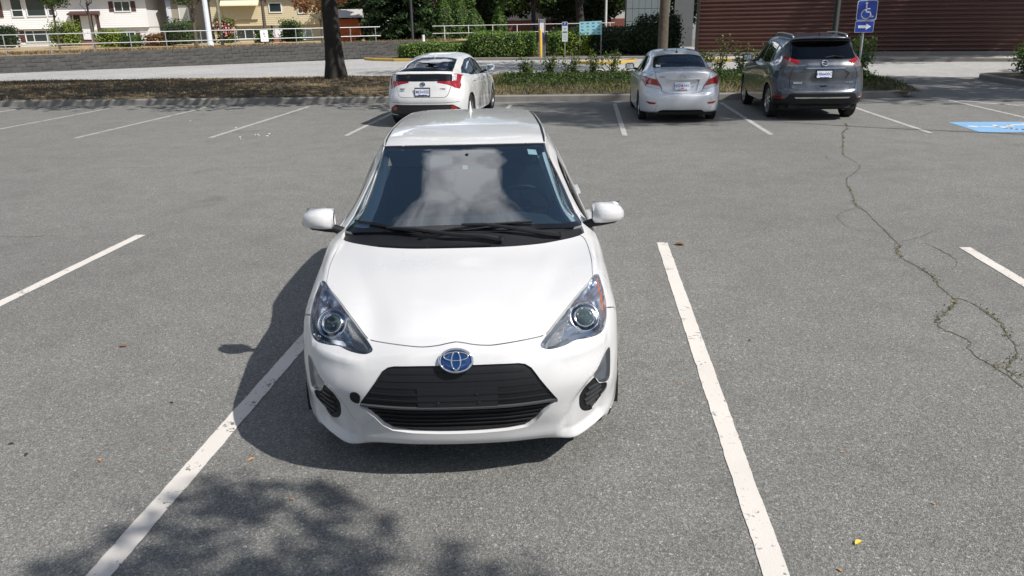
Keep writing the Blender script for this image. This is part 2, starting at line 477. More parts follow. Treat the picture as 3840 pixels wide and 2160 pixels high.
def worn_paint(name, c, wear=.5, under=(.12, .12, .118)):
    m, t, b = nodes_of(name); o = objco(t)
    a = noise(t, o, 38, 4, .7); a2 = noise(t, o, 5, 4, .6)
    add = N(t, 'ShaderNodeMath', operation='ADD'); t.links.new(a, add.inputs[0]); t.links.new(a2, add.inputs[1])
    f = ramp(t, add.outputs[0], [(.60+wear*.3, 1), (.68+wear*.3, 0)])
    dirt = mixc(t, noise(t, o, 1.4, 5), tuple(x*.82 for x in c), tuple(min(1, x*1.08) for x in c))
    col = mixc(t, f.outputs['Color'], dirt, under)
    t.links.new(col, b.inputs['Base Color']); b.inputs['Roughness'].default_value = .8
    bump(t, b, noise(t, o, 130, 3), .5, .004); MATS[name] = m; return m
PWHITE = worn_paint('worn_white_paint', (.62, .585, .54), .60); POLD = worn_paint('faded_white_paint', (.42, .41, .39), .75); PBLUE = worn_paint('worn_blue_paint', (.20, .38, .60), .3)
PYEL = worn_paint('worn_yellow_paint', (.52, .35, .07), .6, (.3, .27, .22))
def line(p0, p1, w, mat, z=.004, name='parking_line', jit=.0022, parent=None):
    p0, p1 = Vector((*p0, 0)), Vector((*p1, 0)); d = (p1-p0); L = d.length; d.normalize(); n = Vector((-d.y, d.x, 0)); k = max(2, int(L/.03))
    V = []; j0 = j1 = 0
    for i in range(k+1):
        j0 = .6*j0+random.uniform(-jit, jit); j1 = .6*j1+random.uniform(-jit, jit); c = p0+d*(L*i/k)
        V += [c-n*(w/2+j0), c+n*(w/2+j1)]
    V = [(v.x, v.y, z) for v in V]
    o = mesh(name, V, [(2*i, 2*i+2, 2*i+3, 2*i+1) for i in range(k)], mat, parent)
    if not parent: o['kind'] = 'structure'
    return o
for x, y1 in ((-4.75, 7.72), (-1.96, 7.6), (.79, 7.55), (3.62, 7.45), (6.4, 7.4)): line((x, .3), (x, y1), .105, PWHITE)
for x in (-15.9, -13.15, -10.35, -7.45, -4.72, -1.95, .78, 3.50, 6.40): line((x, 15.12+random.uniform(-.08, .1)), (x+.02, 20.95), .10, POLD, jit=.003)
line((9.15, 15.0), (9.2, 21.3), .10, POLD, jit=.003); line((9.2, 21.25), (11.6, 17.2), .10, POLD); line((9.25, 20.2), (11.9, 19.3), .10, POLD); line((9.6, 21.3), (13, 20.4), .10, POLD)
for x, y in ((-19, 33.5), (-15.5, 34.5), (-12, 36), (-1.5, 39), (1.5, 39.5)): line((x, y), (x+2.6, y+3.2), .10, POLD, z=.008)
line((-3.2, 42.2), (-.4, 42.0), .10, POLD, z=.008); line((-5.6, 39.5), (-2.9, 44), .10, POLD, z=.008)
# wheelchair square on the stall
sq = sheet('stall_symbol', [(7.30, 15.2), (8.85, 15.15), (8.95, 16.65), (7.36, 16.7)], .004, PBLUE)
def wheelchair(M, mat, parent, z0=0, z1=.002, name='wheelchair_symbol'):
    """the usual figure, one unit tall, drawn with flat strokes"""
    mb = MB()
    def stroke(P, w):
        P = [Vector((*p, 0)) for p in P]
        for a, b in zip(P[:-1], P[1:]):
            d = (b-a).normalized(); n = Vector((-d.y, d.x, 0))*w/2; e = d*w*.3
            mb.prism([tuple((a-e-n)[:2]), tuple((b+e-n)[:2]), tuple((b+e+n)[:2]), tuple((a-e+n)[:2])], z0, z1, M)
    arc = [(-.03+.27*math.cos(a), -.20+.27*math.sin(a)) for a in np.linspace(math.radians(105), math.radians(335), 16)]
    stroke(arc, .065); stroke([(-.05, .32), (-.03, -.06), (.20, -.08), (.30, -.36), (.40, -.33)], .075); stroke([(-.04, .12), (.17, .11)], .06)
    mb.prism([(-.05+.075*math.cos(a), .43+.075*math.sin(a)) for a in np.linspace(0, 2*math.pi, 14, endpoint=False)], z0, z1, M)
    return mb.build(name, mat, parent)
wheelchair(Matrix.Translation((8.1, 15.93, .005)) @ Matrix.Rotation(math.radians(78), 4, 'Z') @ Matrix.Scale(1.35, 4), worn_paint('symbol_white', (.6, .6, .6), .4, (.10, .27, .58)), sq, 0, .002)
# cracks with moss
CRACKS = [
 [(5.32,16.68),(5.12,15.85),(4.88,15.32),(4.46,13.97),(4.16,12.91),(4.11,12.54),(4.1,12.12),(4.02,11.67),(3.72,11.08),(3.61,10.91),(3.44,10.38),(3.35,9.9),(3.24,9.46),(3.19,9.14),(3.2,8.91),(3.17,8.61),(3.13,8.27),(3.1,7.96),(3.07,7.72),(3.04,7.53),(2.96,7.34),(2.93,7.13),(2.95,6.96),(2.97,6.78),(2.97,6.54),(2.92,6.32),(2.91,6.14),(2.9,6.01),(2.83,5.89),(2.69,5.71),(2.61,5.61),(2.54,5.42),(2.6,5.29),(2.64,5.18),(2.57,5.05),(2.57,4.85),(2.6,4.73),(2.62,4.6),(2.62,4.48)],
 [(2.9,6.01),(2.95,5.98),(2.98,5.89),(3.0,5.76),(3.0,5.51),(2.93,5.27),(2.9,5.11),(2.85,4.96),(2.67,4.72),(2.65,4.63),(2.68,4.58)],
 [(3.19,9.14),(3.02,8.98),(2.83,8.72),(2.79,8.54),(2.78,8.27),(2.87,8.02)], [(3.07,7.72),(3.03,7.81),(2.97,7.84)], [(3.1,7.64),(3.31,7.79),(3.61,8.09),(3.72,8.19)],
 [(3.31,7.62),(3.35,7.4),(3.37,7.15),(3.34,6.95),(3.19,6.74),(3.13,6.81)], [(3.14,11.52),(3.5,11.55),(3.8,11.59),(4.0,11.55),(4.57,11.5),(5.63,11.52)], [(3.86,12.77),(3.75,12.27),(3.87,12.06),(4.03,12.19)],
 [(-9.38,11.69),(-8.24,11.69),(-7.05,11.76),(-5.52,11.78),(-4.1,11.67),(-3.4,11.64)], [(-6.3,7.62),(-6.02,7.61),(-5.74,7.66),(-5.54,7.55)], [(6.2,18.3),(8.0,18.1),(9.6,18.4),(10.6,18.0)]]
CRACKM = plain('crack_dark', (.10, .092, .066), .95)
def crack(pts, w, moss=0):
    P = curve(pts, .04, False); P = P+np.cumsum(np.random.normal(0, .004, P.shape), 0)*.4+np.random.normal(0, .006, P.shape)
    d = np.gradient(P, axis=0); d /= np.maximum(np.linalg.norm(d, axis=1), 1e-9)[:, None]; n = np.stack([-d[:, 1], d[:, 0]], 1)
    ww = w*(np.random.uniform(.3, 1.2, len(P))*(1+1.6*np.clip(np.sin(np.arange(len(P))*.21+w*900)*np.sin(np.arange(len(P))*.077), 0, 1)))[:, None]/2; ww[0] = ww[-1] = .001
    A, B = P-n*ww, P+n*ww; V = []
    for a, b in zip(A, B): V += [(a[0], a[1], .003), (b[0], b[1], .003)]
    o = mesh('crack', V, [(2*i, 2*i+2, 2*i+3, 2*i+1) for i in range(len(P)-1)], CRACKM); o['kind'] = 'structure'
    return P
cp = [crack(c, .013 if i < 2 else .007 if i < 8 else .006) for i, c in enumerate(CRACKS)]
def quick(name, V, F, mat, parent=None, smooth=False):
    """fast mesh from arrays; F is (m,k)"""
    V = np.asarray(V, np.float32); F = np.asarray(F, np.int32); me = bpy.data.meshes.new(name); k = F.shape[1]
    me.vertices.add(len(V)); me.vertices.foreach_set('co', V.ravel()); me.loops.add(F.size); me.loops.foreach_set('vertex_index', F.ravel())
    me.polygons.add(len(F)); me.polygons.foreach_set('loop_start', np.arange(0, F.size, k, dtype=np.int32)); me.polygons.foreach_set('loop_total', np.full(len(F), k, np.int32))
    if smooth: me.polygons.foreach_set('use_smooth', np.ones(len(F), bool))
    me.update(calc_edges=True); me.validate()
    me.materials.append(mat); o = bpy.data.objects.new(name, me); return link(o, parent)
def leafcards(C, Nrm, size, asp=.6, rng=np.random, jitter=.6, fold=.25):
    """C (n,3) centres, Nrm (n,3) facing; returns V,F of bent diamond leaves"""
    n = len(C); Nn = Nrm+rng.normal(0, jitter, (n, 3)); Nn /= np.linalg.norm(Nn, axis=1)[:, None]
    r = rng.normal(0, 1, (n, 3)); a = np.cross(Nn, r); a /= np.maximum(np.linalg.norm(a, axis=1), 1e-6)[:, None]; b = np.cross(Nn, a)
    s = (size*rng.uniform(.6, 1.3, n))[:, None]
    V = np.stack([C-a*s*.5, C+b*s*asp*.5+Nn*s*fold*.3, C+a*s*.5, C-b*s*asp*.5+Nn*s*fold*.3], 1).reshape(-1, 3)
    return V, np.arange(4*n).reshape(-1, 4)
def foliage_mat(name, c1, c2, c3=None, trans=.25, scale=.8):
    if name in MATS: return MATS[name]
    m, t, b = nodes_of(name); o = objco(t)
    g = t.nodes.new('ShaderNodeNewGeometry')
    n1 = noise(t, o, scale, 3, .6)
    col = mixc(t, ramp(t, n1, [(.3, 0), (.7, 1)]).outputs['Color'], c1, c2)
    col = mixc(t, ramp(t, g.outputs['Random Per Island'], [(0, .55), (.5, 1.0), (1, 1.55)]).outputs['Color'], (0, 0, 0), col, 'MIX') if False else col
    mm = t.nodes.new('ShaderNodeMix'); mm.data_type = 'RGBA'; mm.blend_type = 'MULTIPLY'; mm.inputs['Factor'].default_value = 1
    t.links.new(col, mm.inputs['A']); t.links.new(ramp(t, g.outputs['Random Per Island'], [(0, .5), (.5, 1.0), (1, 1.5)]).outputs['Color'], mm.inputs['B']); col = mm.outputs['Result']
    if c3: col = mixc(t, ramp(t, noise(t, o, scale*2.7, 2), [(.6, 0), (.7, .8)]).outputs['Color'], col, c3)
    t.links.new(col, b.inputs['Base Color']); b.inputs['Roughness'].default_value = .55; b.inputs['Specular IOR Level'].default_value = .3
    out = t.nodes['Material Output']; tl = t.nodes.new('ShaderNodeBsdfTranslucent'); t.links.new(col, tl.inputs['Color'])
    ms = t.nodes.new('ShaderNodeMixShader'); ms.inputs[0].default_value = trans; t.links.new(b.outputs[0], ms.inputs[1]); t.links.new(tl.outputs[0], ms.inputs[2]); t.links.new(ms.outputs[0], out.inputs['Surface'])
    MATS[name] = m; return m
MOSS = foliage_mat('moss', (.11, .115, .04), (.20, .15, .07), trans=.1, scale=3)
mp = []
for P, lo, hi in ((cp[0], 9.9, 99), (cp[1], 0, 99)):
    for i, p in enumerate(P):
        if i % 2 and (P is cp[1] or p[1] < 7.9 or 8.9 < p[1] < 10.8 or p[1] > 13):
            w = .022 if p[1] < 7.6 else .012
            for k in range(9 if math.sin(p[1]*7)+math.sin(p[0]*23+p[1]*3) > -.2 else 1): mp.append((p[0]+random.gauss(0, w), p[1]+random.gauss(0, .02), .004+abs(random.gauss(0, .006))))
mp = np.array(mp); V, F = leafcards(mp, np.tile([0, 0, 1.], (len(mp), 1)), np.full(len(mp), .015), .8, jitter=.9)
tag(quick('moss', V, F, MOSS), 'green moss growing in the long asphalt crack', 'moss', kind='stuff')
# fallen leaves and scraps
LEAFM = [plain('dry_leaf_brown', (.20, .09, .035), .8), plain('dry_leaf_orange', (.42, .22, .09), .8), plain('dry_leaf_dark', (.035, .03, .025), .8), plain('leaf_yellow', (.62, .42, .05), .7)]
def leaf(x, y, size, m, name='fallen_leaf'):
    a = random.uniform(0, 6.28); pts = [(-.5, 0), (-.3, .18), (.0, .26), (.3, .16), (.5, 0), (.3, -.17), (0, -.24), (-.3, -.16)]
    V = []
    for k, (u, v) in enumerate(pts): V.append((u*size*math.cos(a)-v*size*math.sin(a), u*size*math.sin(a)+v*size*math.cos(a), .004+abs(v)*size*.5+random.uniform(0, .1)*size))
    V.append((0, 0, .006))
    return mesh(name, V, [(k, (k+1) % 8, 8) for k in range(8)], LEAFM[m], loc=(x, y, 0))
tag(leaf(.95, 7.47, .11, 0), 'curled rust-brown leaf beside the end of the white line right of the car', 'leaf')
tag(leaf(1.18, 2.87, .05, 3), 'yellow leaf lying on the asphalt right of the white line', 'leaf')
tag(leaf(-3.21, 4.76, .06, 0), 'brown leaf on the asphalt left of the mirror shadow', 'leaf')
for x, y, s, m, lb in ((.62, 4.37, .035, 1, 'tiny orange leaf scrap between the hatchback and the right white line'), (.43, 4.25, .025, 0, 'tiny brown leaf curl just right of the hatchback bumper'), (1.34, 3.61, .03, 1, 'tiny orange leaf scrap right of the white line, level with the bumper shadow'),
        (1.05, 2.69, .035, 1, 'tiny orange leaf at the bottom edge, right of the white line'), (1.24, 4.94, .02, 1, 'tiny orange speck of leaf right of the middle of the white line'), (1.16, 5.07, .04, 2, 'small dark leaf right of the white line, level with the headlights'), (1.61, 3.18, .03, 1, 'tiny orange leaf scrap farther right than the yellow leaf'),
        (2.44, 4.46, .025, 1, 'tiny orange leaf scrap left of the lower end of the long crack'), (-2.97, 4.77, .025, 1, 'tiny orange leaf scrap just left of the mirror shadow'), (-2.43, 3.95, .04, 2, 'small dark leaf left of the car shadow'), (-2.48, 3.31, .05, 1, 'orange leaf at the edge of the tree shadow on the left'),
        (-2.19, 3.44, .03, 1, 'tiny orange leaf scrap just left of the left white line'), (-2.91, 3.34, .05, 2, 'dark leaf near the left edge, the lower of two'), (-3.07, 3.44, .045, 2, 'dark leaf near the left edge, the upper of two'), (-1.35, 3.03, .035, 1, 'tiny orange leaf below the front edge of the car shadow'),
        (-1.69, 3.36, .05, 1, 'orange leaf just right of the left white line, under the car shadow edge'), (-2.96, 4.58, .02, 1, 'tiny orange speck of leaf below the brown leaf on the left'), (-.9, 2.92, .025, 1, 'tiny orange leaf scrap in the sun below the car shadow'), (-2.5, 4.09, .025, 1, 'tiny orange speck of leaf beside the small dark leaf left of the car shadow')):
    tag(leaf(x, y, s*.75, m), lb, 'leaf', 'tiny dry leaves on the asphalt')
for x, y in ((-6.63, 15.49), (-6.54, 15.33), (-6.66, 15.42), (-6.41, 15.54), (-6.34, 15.25), (-6.85, 15.12), (-6.73, 14.88), (-7.57, 16.56), (-9.27, 17.89)):
    mb = MB(); s = random.uniform(.02, .038); mb.box((0, 0, s*.25), (s*1.4, s, s*.5), rz=random.uniform(0, 3), bev=s*.1)
    tag(mb.build('litter_scrap', plain('pale_scrap', (.62, .56, .46), .9), loc=(x, y, .002)), 'small pale scrap on the empty stalls left of the parked liftback', 'litter', 'pale scraps on the empty stalls')
# kerbs and the planted strip
CONC = plain('kerb_concrete', (.20, .19, .175), .9, var=.35, scale=3, bumpy=.5, bscale=60)
def kerb(path, w=.15, h=.17, mat=CONC, name='kerb', z=0):
    """profile swept along a path; its left side (looking along the path) is the planted side"""
    P = [Vector((x, y, 0)) for x, y in path]; V = []; prof = [(0, 0), (.0, h-.03), (-.03, h), (-w, h), (-w, 0)]; n = len(prof)
    for i, p in enumerate(P):
        d = (P[min(i+1, len(P)-1)]-P[max(i-1, 0)]).normalized(); r = Vector((d.y, -d.x, 0))
        for a, b in prof: V.append((p.x+r.x*a, p.y+r.y*a, z+b))
    F = [(i*n+k, i*n+k+1, (i+1)*n+k+1, (i+1)*n+k) for i in range(len(P)-1) for k in range(n-1)]+[tuple(range(n)), tuple((len(P)-1)*n+k for k in range(n-1, -1, -1))]
    o = mesh(name, V, F, mat); o['kind'] = 'structure'; return o
front = [(x, 21.7+.0*x) for x in np.arange(-48, 7.6, 2.0)]+[(7.9, 21.75), (8.4, 22.0), (8.8, 22.5), (9.0, 23.2), (9.1, 26), (9.0, 28.6), (8.6, 29.6), (7.8, 30.0)]+[(x, 30.1) for x in np.arange(6, -48, -2.0)]
kerb(front)
xs = np.arange(-48, 9.01, .5); ys = np.arange(21.84, 30.0, .4)
def mound(x, y): return .15+.16*max(0, math.sin((y-21.8)/8.2*math.pi))**.7+.02*math.sin(x*1.3)*math.sin(y*2.1)+(.10*math.exp(-((x+8.3)**2+(y-26.5)**2)/1.2))
V = [(min(x, 8.85), y, mound(x, y)) for y in ys for x in xs]; nx = len(xs)
def soil_mat():
    m, t, b = nodes_of('island_soil'); o = objco(t)
    a = noise(t, o, .5, 6, .65); f = noise(t, o, 14, 5, .7)
    c = mixc(t, ramp(t, a, [(.45, 0), (.66, 1)]).outputs['Color'], (.06, .050, .030), (.26, .185, .10)); c = mixc(t, ramp(t, f, [(.3, .4), (.7, 1)]).outputs['Color'], (.04, .032, .02), c)
    t.links.new(c, b.inputs['Base Color']); b.inputs['Roughness'].default_value = .95; bump(t, b, f, .9, .05); return m
tag(mesh('island_soil', V, [(j*nx+i, j*nx+i+1, (j+1)*nx+i+1, (j+1)*nx+i) for j in range(len(ys)-1) for i in range(nx-1)], soil_mat(), smooth=True), kind='structure')
# dry and green grass
def grass(name, label, n, pick, mat, h=.12, w=.012, lean=.5):
    V = []; F = []
    pts = np.array([pick() for _ in range(n)]); a = np.random.uniform(0, 6.28, n); hh = h*np.random.uniform(.4, 1.4, n); l = np.random.normal(0, lean, (n, 2))*hh[:, None]
    d = np.stack([np.cos(a), np.sin(a), 0*a], 1)*w/2
    b = pts; tip = b+np.concatenate([l, hh[:, None]], 1); mid = b+np.concatenate([l*.35, hh[:, None]*.55], 1)
    V = np.stack([b-d, b+d, mid+d*.8, tip, mid-d*.8], 1).reshape(-1, 3); F = np.arange(5*n).reshape(-1, 5)
    return tag(quick(name, V, F, mat), label, 'grass', kind='stuff')
DRYG = foliage_mat('dry_grass', (.17, .12, .065), (.30, .215, .11), trans=.2, scale=.6); GREENG = foliage_mat('green_grass', (.06, .085, .025), (.16, .15, .05), trans=.2, scale=.6)
def pk(x0, x1, y0, y1):
    def f():
        x, y = random.uniform(x0, x1), random.uniform(y0, y1); return (x, y, mound(x, y)-.01)
    return f
grass('dry_grass', 'dry yellow grass on the planted strip round the big trunk', 26000, pk(-26, -1, 21.9, 29.9), DRYG, .06, .018)
grass('green_grass', 'low green grass along the right part of the planted strip', 14000, pk(-3, 8.8, 21.9, 29.9), GREENG, .12, .02)
NET1 = [
 [(0,0.3,0.2),(0.2,0.305,0.2),(0.4,0.33,0.195),(0.55,0.33,0.185),(0.64,0.39,0.19),(0.7,0.45,0.195),(0.732,0.45,0.2),(0.748,0.485,0.215),(0.751,0.505,0.22)],
 [(0,0.17,0.225),(0.2,0.178,0.225),(0.4,0.215,0.22),(0.54,0.23,0.21),(0.64,0.31,0.225),(0.708,0.39,0.24),(0.744,0.44,0.25),(0.768,0.49,0.27),(0.771,0.515,0.275)],
 [(0,0.13,0.29),(0.2,0.138,0.29),(0.4,0.175,0.29),(0.54,0.205,0.29),(0.645,0.29,0.3),(0.712,0.375,0.315),(0.752,0.445,0.325),(0.7776,0.495,0.335),(0.7806,0.525,0.335)],
 [(0,0.08,0.4),(0.2,0.088,0.4),(0.4,0.125,0.4),(0.55,0.19,0.405),(0.655,0.26,0.41),(0.72,0.35,0.415),(0.76,0.43,0.42),(0.7864,0.5,0.42),(0.7894,0.545,0.42)],
 [(0,0.05,0.53),(0.2,0.058,0.53),(0.4,0.095,0.53),(0.55,0.16,0.53),(0.66,0.25,0.53),(0.724,0.34,0.53),(0.7656,0.43,0.525),(0.792,0.52,0.515),(0.795,0.6,0.5)],
 [(0,0.065,0.64),(0.2,0.073,0.64),(0.4,0.112,0.635),(0.55,0.18,0.635),(0.66,0.27,0.635),(0.728,0.365,0.635),(0.7696,0.46,0.63),(0.796,0.565,0.6),(0.8088,0.66,0.565)],
 [(0,0.095,0.72),(0.2,0.105,0.715),(0.39,0.15,0.705),(0.54,0.225,0.71),(0.655,0.325,0.725),(0.728,0.425,0.735),(0.772,0.525,0.725),(0.7992,0.62,0.68),(0.812,0.725,0.61)],
 [(0,0.14,0.765),(0.19,0.15,0.757),(0.38,0.2,0.745),(0.53,0.295,0.77),(0.65,0.41,0.8),(0.728,0.52,0.8),(0.7744,0.61,0.775),(0.8024,0.7,0.72),(0.816,0.79,0.63)],
 [(0,0.25,0.81),(0.19,0.26,0.805),(0.38,0.31,0.8),(0.53,0.4,0.825),(0.65,0.52,0.85),(0.732,0.62,0.845),(0.78,0.7,0.81),(0.8064,0.77,0.74),(0.8184,0.85,0.635)],
 [(0,0.42,0.862),(0.19,0.43,0.858),(0.39,0.46,0.85),(0.545,0.54,0.868),(0.665,0.65,0.885),(0.7416,0.74,0.87),(0.7864,0.81,0.825),(0.8104,0.86,0.75),(0.8184,0.92,0.63)],
 [(0,0.65,0.918),(0.2,0.655,0.915),(0.41,0.68,0.905),(0.58,0.75,0.91),(0.695,0.85,0.92),(0.7576,0.93,0.895),(0.7944,0.97,0.84),(0.8136,0.99,0.75),(0.8184,1.01,0.6)],
 [(0,0.93,0.975),(0.21,0.945,0.972),(0.42,1.0,0.968),(0.61,1.11,0.965),(0.708,1.18,0.955),(0.768,1.2,0.925),(0.7976,1.19,0.85),(0.8144,1.18,0.72),(0.8184,1.16,0.42)],
 [(0,1.05,1.035),(0.21,1.06,1.03),(0.42,1.1,1.02),(0.6,1.19,1.0),(0.7,1.27,0.975),(0.768,1.31,0.935),(0.7976,1.31,0.86),(0.816,1.29,0.72),(0.8184,1.24,0.22)],
 [(0,1.3,1.165),(0.2,1.31,1.16),(0.39,1.345,1.145),(0.56,1.41,1.115),(0.617,1.47,1.07),(0.772,1.5,0.94),(0.8,1.5,0.86),(0.8184,1.5,0.7),(0.816,1.5,0.2)],
 [(0,1.57,1.285),(0.19,1.577,1.282),(0.37,1.605,1.268),(0.525,1.66,1.24),(0.577,1.71,1.19),(0.772,1.74,0.945),(0.8024,1.74,0.86),(0.8184,1.74,0.7),(0.816,1.74,0.2)],
 [(0,1.82,1.395),(0.18,1.826,1.392),(0.35,1.845,1.383),(0.5,1.875,1.365),(0.547,1.91,1.31),(0.7704,1.93,0.95),(0.8024,1.93,0.86),(0.8184,1.93,0.7),(0.816,1.93,0.2)],
 [(0,2.05,1.43),(0.18,2.05,1.428),(0.35,2.06,1.425),(0.515,2.08,1.408),(0.559,2.09,1.352),(0.768,2.12,0.955),(0.8024,2.12,0.86),(0.8184,2.12,0.7),(0.816,2.12,0.2)],
 [(0,2.45,1.447),(0.18,2.45,1.445),(0.35,2.45,1.442),(0.518,2.45,1.424),(0.562,2.45,1.37),(0.7656,2.45,0.965),(0.8024,2.45,0.86),(0.8184,2.45,0.7),(0.816,2.45,0.2)],
 [(0,2.95,1.443),(0.18,2.95,1.441),(0.35,2.95,1.438),(0.512,2.95,1.422),(0.555,2.95,1.367),(0.76,2.95,0.985),(0.8,2.95,0.87),(0.8184,2.95,0.7),(0.816,2.95,0.2)],
 [(0,3.4,1.432),(0.18,3.4,1.43),(0.34,3.4,1.428),(0.495,3.4,1.413),(0.537,3.36,1.355),(0.748,3.33,1.01),(0.796,3.33,0.88),(0.816,3.33,0.7),(0.812,3.33,0.21)],
 [(0,3.68,1.415),(0.17,3.675,1.413),(0.32,3.67,1.411),(0.465,3.65,1.398),(0.507,3.6,1.34),(0.724,3.6,1.03),(0.784,3.62,0.88),(0.808,3.64,0.7),(0.8,3.66,0.23)],
 [(0,3.73,1.38),(0.17,3.725,1.378),(0.32,3.7,1.376),(0.465,3.7,1.362),(0.507,3.62,1.3),(0.712,3.7,1.03),(0.764,3.76,0.87),(0.788,3.79,0.7),(0.78,3.79,0.25)],
 [(0,3.85,1.06),(0.17,3.845,1.06),(0.33,3.83,1.06),(0.48,3.8,1.06),(0.58,3.76,1.04),(0.66,3.8,0.98),(0.708,3.85,0.86),(0.732,3.88,0.7),(0.724,3.87,0.27)],
 [(0,3.93,0.86),(0.17,3.928,0.86),(0.33,3.92,0.86),(0.47,3.905,0.86),(0.56,3.89,0.85),(0.62,3.9,0.83),(0.65,3.92,0.78),(0.67,3.94,0.66),(0.66,3.92,0.28)],
 [(0,3.99,0.62),(0.16,3.988,0.62),(0.3,3.98,0.62),(0.42,3.97,0.61),(0.5,3.965,0.6),(0.55,3.965,0.59),(0.58,3.965,0.57),(0.59,3.965,0.5),(0.58,3.94,0.28)],
 [(0,3.96,0.32),(0.15,3.96,0.32),(0.28,3.955,0.32),(0.38,3.95,0.32),(0.45,3.945,0.32),(0.49,3.94,0.32),(0.51,3.94,0.31),(0.53,3.94,0.3),(0.54,3.93,0.285)],
]
# ---------------------------------------------------------------- white hatchback in the foreground
WHITE = paint('white_pearl_paint', (.57, .57, .575))
BLACKP = plain('black_textured_plastic', (.008, .009, .011), .5, bumpy=.15, bscale=300, spec=.35)
BLACKG = plain('black_gloss_trim', (.008, .008, .009), .12)
GREYP = plain('grey_interior_plastic', (.035, .038, .042), .7)
CHROME = plain('chrome', (.75, .76, .78), .06, 1)
SEATM = plain('dark_seat_cloth', (.03, .032, .036), .9)
RUBBER = plain('tyre_rubber', (.012, .012, .012), .8, bumpy=.2, bscale=120)
ALLOY = plain('silver_alloy', (.52, .53, .55), .28, 1)
AMBER = lens('amber_reflector', (.75, .14, .02))
REDL = lens('red_lamp_plastic', (.34, .008, .010))
CLEARL = lens('clear_lamp_plastic', (.5, .5, .52))
WSGLASS = thin_glass('windscreen_glass', (.55, .67, .74), 2.6, 1.52, 0, .06, (.10, .19, .30))  # bluish diffuse share put in to brighten the whole pane
SIDEGL = thin_glass('side_window_glass', (.16, .18, .19), 1.2)
HEADGL = thin_glass('headlamp_cover', (.93, .95, .96), 1.0, 1.45)
def wheel(parent, c, r, w, sgn, spokes=7, rim=None, tr=.155):
    """sgn: +1 the outer face looks to +u"""
    rim = rim or ALLOY
    hub = MB().lathe([(.0, sgn*w*.10), (.14, sgn*w*.10), (.15, -sgn*w*.1), (.0, -sgn*w*.1)], 20, (0, 0, 0), 'x').build('wheel', plain('brake_disc', (.12, .115, .11), .45, .8), parent, loc=c)
    rr = r-tr*.62
    prof = [(rr, -w/2*.82), (r-.035, -w/2), (r-.008, -w/2*.84), (r, -w/2*.6), (r, w/2*.6), (r-.008, w/2*.84), (r-.035, w/2), (rr, w/2*.82), (rr-.012, w/2*.6), (rr-.012, -w/2*.6), (rr, -w/2*.82)]
    t = MB().lathe([(a, b) for a, b in prof], 40, (0, 0, 0), 'x', cap=False).build('tyre', RUBBER, hub); soft(t, 40)
    mb = MB(); f = sgn*w*.40
    mb.lathe([(rr-.01, -w*.36), (rr-.002, sgn*w*.40), (rr-.018, sgn*w*.42), (rr-.03, sgn*w*.34), (rr-.03, -sgn*w*.3)], 40, (0, 0, 0), 'x', cap=False)
    mb.lathe([(0, f), (.03, f), (.055, f-sgn*.012), (.06, f-sgn*.04)], 20, (0, 0, 0), 'x', cap=False)
    for k in range(spokes):
        a = 2*math.pi*k/spokes; ca, sa = math.cos(a), math.sin(a)
        pts = []
        for rad, hw, xx in ((.04, .026, f), (rr*.55, .020, f-sgn*.006), (rr-.012, .030, f-sgn*.004)):
            for q in (-1, 1):
                for dx in (0, -sgn*.025):
                    pts.append((xx+dx, rad*ca-q*hw*sa, rad*sa+q*hw*ca))
        F = []
        for i in (0, 4): F += [(i, i+2, i+6, i+4), (i+1, i+5, i+7, i+3), (i, i+4, i+5, i+1), (i+2, i+3, i+7, i+6)]
        mb.add(pts, F)
    o = mb.build('rim', rim, hub); soft(o, 30)
    return hub
def emblem_ring(mb, c, X, Y, Z, a, b, r, off=0, n=40, cz=0):
    P = [Vector(c)+X*(a*math.cos(2*math.pi*k/n))+Y*(b*math.sin(2*math.pi*k/n)+off)+Z*cz for k in range(n)]
    mb.tube(P, r, 6, closed=True)
def oval_badge(parent, c, nrm, w, back):
    """three interlocking ellipses on a domed disc"""
    Z = nrm.normalized(); X = Vector((1, 0, 0)); X = (X-Z*X.dot(Z)).normalized(); Y = Z.cross(X).normalized()
    if Y.z < 0: Y = -Y
    a, b = w/2, w/2*.70; c = Vector(c)
    d = MB(); n = 40; V = [c+Z*w*.035]; F = []
    for q, hh in ((.6, .025), (1, 0), (1, -.12)):
        V += [c+X*(a*q*math.cos(2*math.pi*k/n))+Y*(b*q*math.sin(2*math.pi*k/n))+Z*w*hh for k in range(n)]
    F = [(0, 1+k, 1+(k+1) % n) for k in range(n)]
    for q in (0, 1): F += [(1+q*n+k, 1+q*n+n+k, 1+q*n+n+(k+1) % n, 1+q*n+(k+1) % n) for k in range(n)]
    e = mesh('emblem', V, F, back, parent, True)
    m = MB()
    emblem_ring(m, c, X, Y, Z, a*.97, b*.97, w*.042, 0, 40, w*.01)
    emblem_ring(m, c, X, Y, Z, a*.72, b*.36, w*.028, b*.36, 36, w*.035)
    emblem_ring(m, c, X, Y, Z, a*.27, b*.78, w*.028, -b*.02, 36, w*.04)
    o = m.build('emblem_rings', CHROME, e, True)
    return e
hatch = empty('white_hatchback', (-0.545223, 3.045631, 0), 0.1115246)
tag(hatch, 'white compact hatchback facing us in the foreground, blue oval badge on its nose', 'car')
